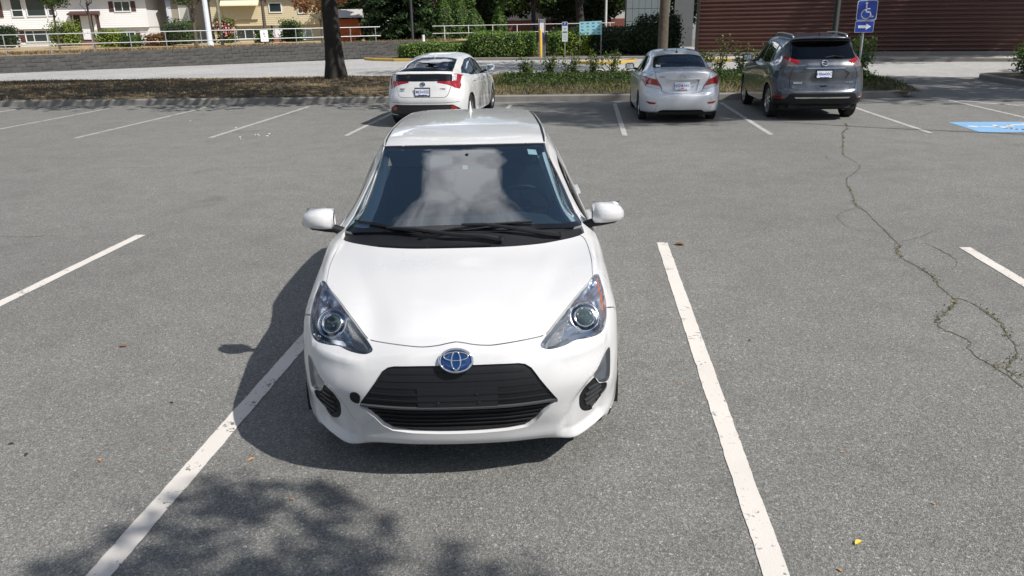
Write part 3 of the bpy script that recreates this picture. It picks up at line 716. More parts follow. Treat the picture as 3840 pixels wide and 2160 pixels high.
def disp1(s, t):
    d = np.zeros_like(s)
    # hollow beside the fog lamp, bounded by the ridge that runs down to the chin
    tl = np.interp(s, [.10, .128, .241, .338, .432, .505, .56], [.44, .437, .465, .517, .595, .70, .80])
    x = np.clip((t-tl)/.075, 0, 1); x = x*x*(3-2*x)
    y = np.clip((.98-t)/.12, 0, 1); y = y*y*(3-2*y)
    f = np.clip((s-.10)/.06, 0, 1)*np.clip((.56-s)/.14, 0, 1)
    d -= .032*x*y*f
    # chin ledge under the grille
    g = np.exp(-((s-.165)/.05)**2)*np.clip((.60-t)/.2, 0, 1); d += .012*g
    # recess band of the bumper round the grille
    # raised middle of the hood between two creases
    hl = np.interp(s, [.70, .85, 1.2, 1.55], [.30, .33, .42, .50])
    h = np.clip((t-hl+.06)/.14, 0, 1); h = h*h*(3-2*h)
    d -= .008*h*np.clip((s-.72)/.12, 0, 1)*np.clip((1.56-s)/.25, 0, 1)
    # brow below the headlamp
    d += .010*np.exp(-((s-.60)/.025)**2)*np.clip((t-.40)/.1, 0, 1)*np.clip((.86-t)/.1, 0, 1)
    # side crease of the doors
    return d
SH1 = Shell(NET1, trows=list(range(3, 20)))
_ev1 = SH1.ev; _nr1 = SH1.nrm
class Disp(Shell):
    pass
def with_disp(sh, fn):
    base_ev = sh.ev; e = 2e-3
    def bn(s, t):
        sa, sb = np.clip(s-e, 0, sh.S), np.clip(s+e, 0, sh.S); ta, tb = np.clip(t-e, 0, sh.T), np.clip(t+e, 0, sh.T)
        n = np.cross(base_ev(s, tb)-base_ev(s, ta), base_ev(sb, t)-base_ev(sa, t))
        return n/np.maximum(np.linalg.norm(n, axis=1)[:, None], 1e-12)
    def ev(s, t):
        s = np.asarray(s, float); t = np.asarray(t, float)
        return base_ev(s, t)+bn(s, t)*fn(s, t)[:, None]
    sh.ev = ev; return sh
with_disp(SH1, disp1)
B1 = Body(SH1, hatch, .032, (0, 1.05), .017)
HOODF = [(.7155, 0), (.708, .037), (.697, .08), (.692, .13), (.694, .172), (.711, .267), (.722, .336), (.731, .405)]
HEAD = [(1.010, .745), (.995, .835), (.87, .882), (.76, .898), (.69, .892), (.655, .868), (.635, .82), (.626, .74), (.627, .67), (.636, .62), (.650, .569), (.6455, .53), (.642, .486), (.642, .431), (.648, .402), (.672, .382), (.727, .4254), (.768, .482), (.8244, .555), (.914, .632), (1.000, .708)]
HOODS = [(.735, .420), (.778, .478), (.834, .549), (.922, .624), (1.015, .703), (1.08, .694), (1.2, .678), (1.32, .668), (1.45, .655), (1.53, .638), (1.572, .615)]
HOODR = [(1.572, .615), (1.556, .56), (1.552, .45), (1.5516, .30), (1.5516, .15), (1.5516, 0)]
WSS = [(1.676, .60), (1.70, .665), (1.76, .715), (1.85, .738), (2.01, .742), (2.16, .728), (2.31, .703), (2.43, .660), (2.535, .590)]
WST = [(2.535, .585), (2.50, .42), (2.482, .2), (2.476, 0)]
headc = curve(HEAD, .015)
B1.gap(HOODF, .007); B1.gap(HOODS, .007); B1.gap(HOODR, .008)
B1.reg('gap', strip(np.concatenate([headc, headc[:1]]), .005), None, drop=True, pstep=.03)
B1.gap([(.69, .90), (.675, 1.0), (.655, 1.15), (.64, 1.45)], .005)
B1.gap([(1.60, .80), (1.69, .86), (1.72, .95), (1.70, 1.15), (1.69, 1.449)], .006)
B1.gap([(2.72, .715), (2.80, .90), (2.82, 1.1), (2.80, 1.449)], .006)
B1.gap([(3.62, .715), (3.70, .86), (3.72, .98), (3.62, 1.14), (3.58, 1.25)], .006)
ditch = [(2.545, .575), (2.70, .556), (3.1, .552), (3.6, .548), (4.05, .545), (4.28, .545)]
B1.reg('roof_ditch_strip', strip(curve(ditch, .03, False), .026), BLACKP, -.006, .01, 'each')
B1.reg('headlight', headc, HEADGL, .001, 0, 'each')
GR = [(.591, 0), (.591, .0632), (.591, .164), (.590, .268), (.584, .296), (.564, .322), (.5055, .3593), (.4511, .3995), (.385, .449), (.368, .450), (.352, .415), (.315, .375), (.262, .340), (.232, .300), (.222, .2156), (.217, .095), (.216, 0)]
grp = np.array(GR)
B1.reg('lower_grille', [(.384, 0), (.378, .20), (.374, .448), (.368, .450), (.352, .415), (.315, .375), (.262, .340), (.232, .300), (.222, .2156), (.217, .095), (.216, 0)], BLACKP, -.022, 0)
B1.reg('upper_grille', GR, BLACKP, -.010, 0)
FOG = [(.540, .905), (.47, .935), (.37, .945), (.335, .925), (.345, .86), (.385, .765), (.418, .69), (.47, .722), (.52, .815)]
VENT = [(.410, .690), (.378, .765), (.338, .86), (.325, .925), (.27, .925), (.215, .875), (.190, .80), (.188, .71), (.212, .645), (.26, .606), (.315, .595), (.346, .603), (.385, .632)]
B1.reg('fog_lamp', curve(FOG, .015), HEADGL, .0, 0, 'each')
B1.reg('side_vent', curve(VENT, .015), BLACKP, -.006, 0, 'each')
# rear wheel arch
arch = SH1.find([(3.41+.335*math.cos(a), .30+.335*math.sin(a)) for a in np.linspace(math.radians(-25), math.radians(205), 30)], (1, 2), lambda s, t, P: (t > .9) & (s > 3.2))
arch = [(a, b) for a, b in arch]+[(arch[-1][0], SH1.T), (arch[0][0], SH1.T)]
B1.reg('arch', arch, None, drop=True)
# glass
def wpoly(ins, top, bot): return [(bot, 0), (bot, .58-ins)]+[(a, b-ins) for a, b in WSS[1:-1] if bot+.02 < a < 2.44]+[(2.525-top, .585-ins*1.25), (2.49-top, .40), (2.474-top, .2), (2.468-top, 0)]
B1.reg('windscreen', wpoly(.042, .035, 1.715), WSGLASS, -.003, 0)
B1.reg('windscreen_border', [(1.676, 0)]+WSS+WST, BLACKG, -.0035, .01)
B1.reg('cowl', [(1.5516, 0), (1.5516, .3), (1.552, .45), (1.556, .56), (1.572, .615), (1.60, .655), (1.70, .668), (1.676, .60), (1.676, 0)], BLACKP, -.018, .0)
B1.reg('hood', HOODF+HOODS+HOODR[1:], WHITE, 0, .02, label='white hood with two soft creases')
# side windows and roof
FWIN = [(1.80, .875), (1.98, .80), (2.2, .765), (2.45, .74), (2.68, .725), (2.755, .885), (2.4, .89), (2.0, .89)]
RWIN = [(2.76, .725), (3.2, .722), (3.5, .73), (3.62, .80), (3.66, .875), (3.2, .885), (2.80, .888)]
B1.reg('front_window', FWIN, SIDEGL, -.006, 0, 'each'); B1.reg('rear_window', RWIN, SIDEGL, -.006, 0, 'each')
B1.reg('roof', [(2.476, 0)]+[(2.482, .2), (2.50, .42), (2.535, .565)]+ditch+[(4.33, .54), (4.33, 0)], WHITE, 0, .01)
B1.reg('bumper', [(0, 0), (0, 1.449), (.64, 1.449), (.655, 1.15), (.675, 1.0), (.69, .90), (.69, .4), (.731, .405), (.722, .336), (.711, .267), (.694, .172), (.692, .13), (.697, .08), (.708, .037), (.7155, 0)], WHITE, 0, .05)
B1.reg('fender', [(.70, .89), (.68, 1.0), (.64, 1.449), (1.69, 1.449), (1.70, 1.15), (1.72, .95), (1.69, .86), (1.60, .80), (1.60, .66), (1.53, .638), (1.08, .694), (1.0, .74)], WHITE, 0, .03, 'each')
B1.reg('front_door', [(1.69, .86), (1.98, .79), (2.2, .755), (2.72, .715), (2.80, .90), (2.82, 1.1), (2.80, 1.449), (1.69, 1.449), (1.70, 1.15), (1.72, .95)], WHITE, 0, .03, 'each')
B1.reg('rear_door', [(2.72, .715), (3.62, .715), (3.70, .86), (3.72, .98), (3.62, 1.14), (3.58, 1.449), (2.80, 1.449), (2.82, 1.1), (2.80, .9)], WHITE, 0, .03, 'each')
B1.reg('tailgate_window', [(4.40, 0), (4.40, .46), (4.64, .52), (4.66, 0)], SIDEGL, -.002, 0)
B1.reg('tail_light', [(4.55, .80), (4.75, .70), (4.85, .80), (4.80, 1.05), (4.66, 1.05)], REDL, .002, .02, 'each')
B1.reg('body_side', [(0, 0), (SH1.S, 0), (SH1.S, SH1.T), (0, SH1.T)], WHITE, 0, .02)
P1 = B1.run()
GREYL = plain('pale_grey_pillar_trim', (.76, .78, .75), .7)
def bars(name, lst, mat, parent=None, **kw):
    mb = MB()
    for line, w, h, off, side in lst: B1.bar(line, w, h, off, side, mb=mb)
    return mb.build(name, mat, parent or hatch, **kw)
# grille slats, plate holder, badge
up = P1['upper_grille'][0]; lo = P1['lower_grille'][0]
for k, (s, tm) in enumerate(((.245, .305), (.272, .335), (.299, .355), (.326, .378), (.353, .41))):
    bars('slat', [([(s, -tm), (s-.001, -tm*.5), (s, 0), (s-.001, tm*.5), (s, tm)], .007, .008, -.022, 1)], BLACKP, lo)
for k, (s, tm) in enumerate(((.555, .30), (.520, .335), (.487, .36), (.452, .385), (.418, .415))):
    bars('rib', [([(s, -tm), (s, -tm*.5), (s, 0), (s, tm*.5), (s, tm)], .010, .0035, -.010, 1)], BLACKP, up)
bars('edge_lip', [([(.381, -.445), (.381, -.2), (.382, 0), (.381, .2), (.381, .445)], .012, .012, -.012, 1)], plain('grey_black_edge', (.05, .053, .06), .4), up)  # lip in a paler black than the grille panels
mb = MB(); n = 8
V = []; F = []
for i in range(n+1):
    t = -.175+.35*i/n
    for s in (.372, .485): V += B1.many([(s, t), (s, t)], [-.0025, -.02])[0]
for i in range(n):
    a = i*4; F += [(a, a+4, a+6, a+2), (a, a+1, a+5, a+4), (a+2, a+6, a+7, a+3)]
F += [(0, 2, 3, 1), (n*4, n*4+1, n*4+3, n*4+2)]
ph = mesh('plate_holder', V, F, plain('black_plate_holder', (.016, .017, .02), .42, bumpy=.1, bscale=200), hatch)
for (s, t) in ((.415, -.085), (.415, .095), (.458, .085)):
    p = B1.at(s, t, -.0025); MB().lathe([(0, .002), (.004, .002), (.005, 0)], 10, p, M=B1.frame(s, t).to_track_quat('Z', 'Y').to_matrix()).build('screw', plain('dull_screw', (.05, .05, .055), .4, .6), ph)
oval_badge(hatch, B1.at(.612, 0, .012), B1.frame(.62, 0), .150, plain('blue_badge_enamel', (.008, .04, .15), .08, .3, coat=1))
# tow-eye cover beside the grille on the viewer's left
V = B1.many(curve([(.437, .437), (.452, .462), (.440, .492), (.408, .496), (.392, .475), (.395, .447)], .012), .003, -1)[0]
mesh('tow_eye_cover', V+[v+Vector((0, .03, 0)) for v in V], [tuple(range(len(V)))]+[(i, (i+1) % len(V), len(V)+(i+1) % len(V), len(V)+i) for i in range(len(V))], BLACKP, hatch)
# lamps
HBUCK = plain('headlamp_inner_dark', (.72, .76, .82), .2, .95); HCHR = plain('headlamp_reflector', (.62, .64, .68), .12, 1)
def patch(name, poly, off, mat, parent, side, depth=0, step=.02, smooth=True):
    P = curve(poly, .02); c = P.mean(0)
    mn, mxx = P.min(0), P.max(0)
    g = [(a, b) for a in np.arange(mn[0], mxx[0], step) for b in np.arange(mn[1], mxx[1], step)]
    g = np.array(g); g = g[inside(P, g)] if len(g) else np.zeros((0, 2))
    V = [Vector(tuple(p)) for p in P]+[Vector(tuple(p)) for p in g if np.min(np.sum((P-p)**2, 1)) > .008**2]
    k = len(P); vo, eo, fo, *_ = delaunay_2d_cdt(V, [], [tuple(range(k))], 1, 1e-5)
    uv = np.array([(v[0], v[1]) for v in vo])
    o = off if not callable(off) else off(uv)
    Q = SH1.ev(uv[:, 0], uv[:, 1])+SH1.nrm(uv[:, 0], uv[:, 1])*(o if np.isscalar(o) else np.asarray(o)[:, None])
    Q = Q*[side, 1, 1]
    F = [tuple(f) if side < 0 else tuple(f[::-1]) for f in fo]
    return mesh(name, Q, F, mat, parent, smooth)
for side, hl in zip((1, -1), P1['headlight']):
    rim = np.array(headc); cen = rim.mean(0)
    patch('bucket', HEAD, lambda uv: -.07+.066*np.clip(1-np.array([np.min(np.sum((rim-p)**2, 1))**.5 for p in uv])/.035, 0, 1), HBUCK, hl, side)
    sc = (.737, .640)
    c = B1.at(*sc, -.048, side); n = (B1.frame(*sc, side)+Vector((0, -.9, .1))).normalized(); M = n.to_track_quat('Z', 'Y').to_matrix()
    MB().lathe([(.078, .002), (.070, .010), (.056, -.012), (.050, -.03)], 32, c, M=M).build('reflector_ring', HCHR, hl, True)
    MB().lathe([(.054, -.01), (.051, .010), (.046, .012), (.041, .004)], 32, c, M=M).build('projector_ring', CHROME, hl, True)
    MB().lathe([(.043, .0), (.039, .010), (.031, .019), (.017, .025), (.0, .027)], 28, c, M=M).build('projector_lens', plain('projector_glass', (.05, .075, .075), .02, coat=1), hl, True)
    patch('amber_side_marker', [(.965, .800), (.955, .832), (.85, .862), (.74, .878), (.695, .872), (.69, .845), (.74, .852), (.85, .838)], -.012, AMBER, hl, side)
    patch('turn_reflector', [(.70, .425), (.668, .420), (.662, .455), (.672, .50), (.715, .525), (.765, .555), (.80, .565), (.76, .51)], -.02, plain('prism_reflector', (.40, .41, .43), .18, .9, bumpy=1.0, bscale=260), hl, side)
    patch('chrome_bar', [(.66, .54), (.65, .60), (.640, .66), (.640, .74), (.652, .81), (.664, .81), (.655, .74), (.655, .66), (.665, .60), (.675, .56)], -.015, HCHR, hl, side)
for side, fl in zip((1, -1), P1['fog_lamp']):
    patch('fog_bucket', FOG, lambda uv: np.full(len(uv), -.022), plain('fog_reflector', (.70, .71, .73), .3, .1, bumpy=.2, bscale=60), fl, side)
for side, vt in zip((1, -1), P1['side_vent']):
    for s0, ta, tb in ((.352, .645, .79), (.318, .632, .88), (.283, .632, .895), (.248, .648, .87), (.217, .70, .82)):
        B1.bar([(s0, ta), (s0+.003, (ta+tb)/2), (s0-.004, tb)], .012, .009, -.006, side).build('louvre', plain('louvre_plastic', (.03, .031, .034), .45), vt)  # caught light on the louvres is put into a paler plastic
    # return edge of the opening
    L = curve(VENT, .015); V = []; F = []
    q0, q1 = B1.many(L, 0, side)[0], B1.many(L, -.03, side)[0]
    for a, b in zip(q0, q1): V += [a, b]
    m = len(L)
    for i in range(m): F.append((2*i, 2*((i+1) % m), 2*((i+1) % m)+1, 2*i+1))
    mesh('vent_surround', V, F, BLACKP, vt)
# wipers
def wiper(pts_arm, pts_blade):
    arm = MB()
    P = [B1.at(a, b, o) for a, b, o in pts_arm]
    V = []; F = []
    w = MB().tube(P, [.016, .015, .011, .009, .007][:len(P)], 6).build('wiper', BLACKP, hatch)
    MB().tube([B1.at(a, b, o) for a, b, o in pts_blade], .008, 6).build('blade', BLACKG, w)
    MB().lathe([(0, .02), (.016, .018), (.02, 0)], 12, P[0]).build('pivot_cap', BLACKP, w)
wiper([(1.60, .20, .006), (1.615, .12, .014), (1.63, -.05, .020), (1.66, -.22, .028), (1.685, -.38, .022)], [(1.64, -.16, .012), (1.70, -.36, .010), (1.735, -.47, .010), (1.775, -.60, .010)])
wiper([(1.60, .50, .006), (1.62, .42, .014), (1.655, .28, .022), (1.685, .12, .026), (1.69, .0, .022)], [(1.635, -.20, .010), (1.67, -.02, .012), (1.70, .15, .012), (1.72, .36, .010)])
cv = MB(); cvp = B1.many([(1.578, -.42+k*.0125) for k in range(46)], -.014)[0]
for k in range(46):
    t = -.42+k*.0125
    if abs(t+.17) < .012: continue
    p = cvp[k]; cv.box(p, (.006, .022, .008))
cv.build('cowl_vent', BLACKG, P1['cowl'][0])
# door mirrors
def mirror(side):
    c = Vector((side*.845, 1.34, 1.05))
    rows = []; n = 20
    for k, (x, hy, hz, oy, oz) in enumerate(((-.088, .035, .045, .03, -.010), (-.075, .060, .058, .015, -.004), (-.04, .072, .060, .005, 0), (.0, .071, .058, .004, .0), (.04, .063, .052, .010, -.003), (.075, .048, .044, .022, -.010), (.097, .024, .024, .036, -.018), (.103, .004, .004, .045, -.022))):
        ring = []
        for i in range(n):
            a = 2*math.pi*i/n; ca, sa = math.cos(a), math.sin(a)
            yy = -abs(ca)**.8*hy if ca > 0 else abs(ca)**.5*hy*.75
            zz = math.copysign(abs(sa)**.85, sa)*hz
            ring.append((c.x+side*x, c.y+oy+yy, c.z+oz+zz))
        rows.append(ring)
    V = [p for r in rows for p in r]; F = []
    for k in range(len(rows)-1):
        for i in range(n): F.append((k*n+i, k*n+(i+1) % n, (k+1)*n+(i+1) % n, (k+1)*n+i))
    F += [tuple(range(n)), tuple((len(rows)-1)*n+i for i in range(n))]
    o = mesh('door_mirror', V, F, WHITE, hatch, True)
    # black base, arm and turn repeater
    b = MB(); pts = []
    for x, y, z, r in ((-.155, 1.36, .955, .03), (-.09, 1.36, .985, .026), (-.03, 1.355, .990, .022), (.04, 1.36, .997, .018), (.092, 1.375, 1.018, .010)): pts.append(((c.x+side*x, y, z), r))
    b.tube([p for p, r in pts], [r for p, r in pts], 10); soft(b.build('base', BLACKP, o), 60)
    MB().box((c.x-side*.005, 1.405, 1.05), (.16, .006, .10)).build('mirror_glass', plain('mirror', (.8, .82, .85), .02, 1), o)
    r = MB(); r.tube([(c.x+side*.055, 1.318, 1.018), (c.x+side*.085, 1.345, 1.022), (c.x+side*.100, 1.375, 1.026)], [.008, .011, .005], 8); r.build('turn_repeater', CLEARL, o)
for sd in (1, -1): mirror(sd)
# door handles, antenna
for sd in (1, -1):
    for (a, b), dr in (((2.56, .985), P1['front_door'][0 if sd > 0 else 1]), ((3.42, .985), P1['rear_door'][0 if sd > 0 else 1])):
        B1.bar([(a-.10, b), (a, b-.002), (a+.10, b)], .026, .028, .004, sd).build('handle', WHITE, dr)
fin = MB(); p = B1.at(3.95, 0, 0)
rows = []
for h, ln, w, dy in ((0, .11, .038, 0), (.02, .085, .026, .005), (.05, .045, .014, .025), (.075, .024, .008, .036), (.082, .01, .003, .04)):
    rows.append([(p.x+w*math.sin(a)*.5, p.y+dy-math.cos(a)*ln*.5, p.z+h-.004) for a in np.linspace(0, 2*math.pi, 14, endpoint=False)])
V = [q for r in rows for q in r]; F = [(k*14+i, k*14+(i+1) % 14, k*14+14+(i+1) % 14, k*14+14+i) for k in range(4) for i in range(14)]+[tuple(56+i for i in range(14))]
mesh('antenna', V, F, WHITE, hatch, True)
# cabin
inn = MB()
inn.box((0, 2.4, .28), (1.44, 2.9, .10)); inn.box((0, .95, .55), (1.10, .25, .5)); inn.box((0, 3.85, .6), (1.0, .06, .5)); inn.box((0, .55, .45), (.95, .5, .30))
inn.build('cabin_floor', GREYP, hatch)
V = []; F = []; du = np.linspace(-.70, .70, 13)
prof = [(1.10, .955), (1.2, .985), (1.35, 1.0), (1.55, .995), (1.68, .965), (1.72, .90), (1.70, .55)]
for v, z in prof:
    for u in du: V.append((u, v+.10*(u/.7)**2*(1 if v < 1.5 else 0), z-.035*(u/.7)**2+(.03*math.exp(-((u-.36)/.16)**2) if 1.4 < v < 1.71 else 0)))
for i in range(len(prof)-1):
    for k in range(12): F.append((i*13+k, i*13+k+1, i*13+14+k, i*13+13+k))
mesh('dashboard', V, F, GREYP, hatch, True)
sw = MB(); c = Vector((.36, 1.86, .965)); ax = Vector((0, .85, .42)).normalized(); X = Vector((1, 0, 0)); Y = ax.cross(X).normalized()
emblem_ring(sw, c, X, Y, ax, .18, .18, .016, 0, 32); sw.box(c, (.13, .05, .10)); sw.tube([c+X*-.17, c+X*.17], .014, 6); sw.tube([c, c-Y*.16], .02, 6); sw.tube([c, c-ax*.25], .035, 8)
sw.build('steering_wheel', BLACKP, hatch, True)
for u in (-.36, .36):
    s = MB(); s.box((u, 2.30, .46), (.50, .50, .16), bev=.04); s.box((u, 2.58, .80), (.48, .14, .62), M=Matrix.Rotation(math.radians(-14), 3, 'X'), bev=.04)
    st = s.build('front_seat', SEATM, hatch); MB().box((u, 2.70, 1.19), (.27, .11, .19), M=Matrix.Rotation(math.radians(-10), 3, 'X'), bev=.03).build('headrest', SEATM, st)
s = MB(); s.box((0, 3.05, .48), (1.24, .48, .16), bev=.04); s.box((0, 3.36, .78), (1.24, .14, .56), M=Matrix.Rotation(math.radians(-14), 3, 'X'), bev=.04)
rs = s.build('rear_seat', SEATM, hatch)
for u in (-.4, .4): MB().box((u, 3.44, 1.12), (.25, .10, .16), bev=.03).build('headrest', SEATM, rs)
patch_roof = MB()
V = []; F = []; ss = np.linspace(2.52, 4.25, 12); tt = np.linspace(-.54, .54, 9)
V = B1.many([(a, b) for a in ss for b in tt], -.035)[0]
for i in range(11):
    for k in range(8): F.append((i*9+k, i*9+k+1, i*9+10+k, i*9+9+k))
mesh('headliner', V, F, plain('headliner_cloth', (.12, .125, .12), .9), hatch, True)
for sd in (1, -1):
    L = curve([(1.78, .665), (1.95, .672), (2.15, .655), (2.33, .625), (2.44, .59)], .03, False); V = []; F = []
    for x in zip(B1.many(L-[0, .015 if sd > 0 else .085], -.03 if sd > 0 else -.075, sd)[0], B1.many(L+[0, .025], -.012, sd)[0], B1.many(L+[0, .04], -.07, sd)[0]): V += x  # left trim tilted to catch sun, right one narrowed to read dimmer
    for i in range(len(L)-1): F += [(3*i, 3*i+1, 3*i+4, 3*i+3), (3*i+1, 3*i+2, 3*i+5, 3*i+4)]
    mesh('pillar_trim', V, F, GREYL, hatch, True)
mr = B1.at(2.34, 0.02, -.09); rm = MB().box(mr, (.25, .04, .075), M=Matrix.Rotation(math.radians(-15), 3, 'X'), bev=.012).build('interior_mirror', BLACKP, hatch)
MB().box(mr+Vector((-.012, -.03, .01)), (.032, .012, .022)).build('sensor_tag', plain('white_tag', (.75, .78, .74), .6), rm)
MB().tube([mr, mr+Vector((0, -.02, .09))], .012, 6).build('stalk', BLACKP, rm)
for u, w in ((-.30, .36),):
    c = B1.at(2.39, u, -.045); MB().box(c, (.40, .15, .014), M=Matrix.Rotation(math.radians(24), 3, 'X'), bev=.005).build('sun_visor', plain('visor_grey', (.07, .075, .08), .8), hatch)
st = MB(); q = [B1.at(a, b, -.006) for a, b in ((2.43, .435), (2.43, .495), (2.375, .50), (2.375, .437))]; st.add(q, [(0, 1, 2, 3)]); st.build('windscreen_sticker', plain('pale_sticker', (.62, .70, .66), .6), hatch)
# wheels and underside
for u, v, sg in ((.712, .885, 1), (-.712, .885, -1), (.712, 3.41, 1), (-.712, 3.41, -1)):
    wheel(hatch, (u, v, .298), .298, .175, sg, 8)
ub = MB(); ub.box((0, 2.1, .23), (1.30, 3.3, .06)); ub.box((0, .60, .25), (1.15, .62, .06)); ub.box((0, 3.72, .30), (1.1, .45, .06))
for sd in (1, -1):
    for v in (.862, 3.41):
        pr = [(.345*math.cos(a), .345*math.sin(a)) for a in np.linspace(math.radians(-10), math.radians(190), 18)]
        V = [(sd*.80, v+a, .30+b) for a, b in pr]+[(sd*.52, v+a, .30+b) for a, b in pr]; k = len(pr)
        ub.add(V, [(i, i+1, k+i+1, k+i) for i in range(k-1)]+[tuple(range(k, 2*k))])
ub.build('underbody', plain('underbody_black', (.01, .01, .01), .8), hatch)
# ---------------------------------------------------------------- three parked cars seen from behind
NET_LIFT = [
 [(0,.2,.25),(.25,.2,.25),(.45,.22,.25),(.6,.26,.25),(.7,.34,.25),(.77,.42,.25),(.80,.48,.25),(.81,.53,.25)],
 [(0,.08,.29),(.25,.085,.29),(.45,.11,.29),(.6,.16,.29),(.71,.25,.29),(.785,.36,.29),(.82,.45,.29),(.83,.54,.29)],
 [(0,.03,.48),(.25,.035,.48),(.47,.06,.48),(.62,.11,.48),(.735,.20,.48),(.81,.32,.48),(.845,.43,.48),(.855,.55,.47)],
 [(0,.02,.60),(.25,.025,.60),(.47,.05,.60),(.63,.11,.60),(.745,.21,.60),(.82,.33,.60),(.855,.45,.60),(.865,.58,.57)],
 [(0,.06,.75),(.25,.065,.75),(.47,.09,.75),(.62,.15,.75),(.74,.26,.75),(.82,.38,.75),(.86,.52,.74),(.872,.68,.64)],
 [(0,.10,.90),(.25,.105,.90),(.45,.13,.90),(.60,.19,.90),(.72,.30,.90),(.805,.43,.90),(.855,.60,.86),(.875,.80,.67)],
 [(0,.13,1.0),(.25,.135,1.0),(.45,.16,1.0),(.60,.22,1.0),(.71,.32,1.0),(.79,.46,.98),(.85,.68,.90),(.876,.92,.66)],
 [(0,.155,1.11),(.25,.16,1.11),(.44,.19,1.10),(.59,.25,1.10),(.70,.34,1.075),(.78,.50,1.03),(.848,.75,.93),(.876,1.05,.64)],
 [(0,.20,1.145),(.25,.205,1.145),(.43,.235,1.14),(.575,.29,1.13),(.685,.38,1.09),(.775,.60,1.04),(.848,.90,.94),(.875,1.20,.50)],
 [(0,.55,1.245),(.23,.55,1.243),(.40,.57,1.235),(.535,.60,1.21),(.63,.66,1.16),(.79,.85,1.02),(.85,1.08,.93),(.872,1.35,.21)],
 [(0,.9,1.33),(.22,.9,1.328),(.38,.91,1.32),(.51,.93,1.295),(.60,.96,1.24),(.80,1.15,1.0),(.852,1.3,.92),(.868,1.55,.20)],
 [(0,1.2,1.385),(.21,1.2,1.383),(.37,1.21,1.372),(.495,1.22,1.345),(.585,1.24,1.285),(.80,1.45,.985),(.852,1.55,.91),(.866,1.8,.2)],
 [(0,1.6,1.43),(.21,1.6,1.428),(.36,1.6,1.415),(.49,1.6,1.39),(.58,1.6,1.325),(.80,1.8,.97),(.852,1.85,.90),(.866,2.0,.2)],
 [(0,2.1,1.455),(.21,2.1,1.453),(.36,2.1,1.44),(.49,2.1,1.41),(.585,2.1,1.345),(.80,2.2,.955),(.852,2.2,.89),(.866,2.25,.2)],
 [(0,2.55,1.44),(.21,2.55,1.437),(.36,2.53,1.425),(.49,2.5,1.395),(.585,2.48,1.33),(.80,2.5,.945),(.852,2.5,.88),(.866,2.5,.2)],
 [(0,2.75,1.41),(.21,2.74,1.407),(.37,2.71,1.39),(.50,2.66,1.36),(.60,2.6,1.295),(.80,2.65,.94),(.852,2.65,.88),(.866,2.7,.2)],
 [(0,3.3,1.18),(.25,3.28,1.175),(.43,3.22,1.155),(.58,3.12,1.12),(.68,3.02,1.06),(.805,3.0,.93),(.855,3.0,.87),(.868,2.95,.2)],
 [(0,3.72,.985),(.28,3.68,.98),(.50,3.58,.965),(.66,3.42,.955),(.75,3.32,.94),(.815,3.28,.905),(.855,3.24,.84),(.868,3.24,.28)],
 [(0,4.05,.90),(.28,4.03,.90),(.5,3.95,.89),(.65,3.82,.89),(.75,3.7,.88),(.82,3.62,.85),(.855,3.6,.80),(.87,3.6,.66)],
 [(0,4.4,.74),(.27,4.38,.74),(.47,4.3,.74),(.6,4.2,.74),(.7,4.08,.75),(.78,3.98,.74),(.83,3.92,.70),(.85,3.90,.52)],
 [(0,4.56,.5),(.27,4.54,.5),(.47,4.47,.5),(.6,4.38,.5),(.7,4.27,.5),(.78,4.15,.5),(.82,4.06,.48),(.84,3.98,.32)],
 [(0,4.50,.22),(.27,4.48,.22),(.47,4.42,.22),(.6,4.34,.22),(.7,4.24,.22),(.77,4.14,.22),(.81,4.06,.22),(.83,3.98,.22)]]
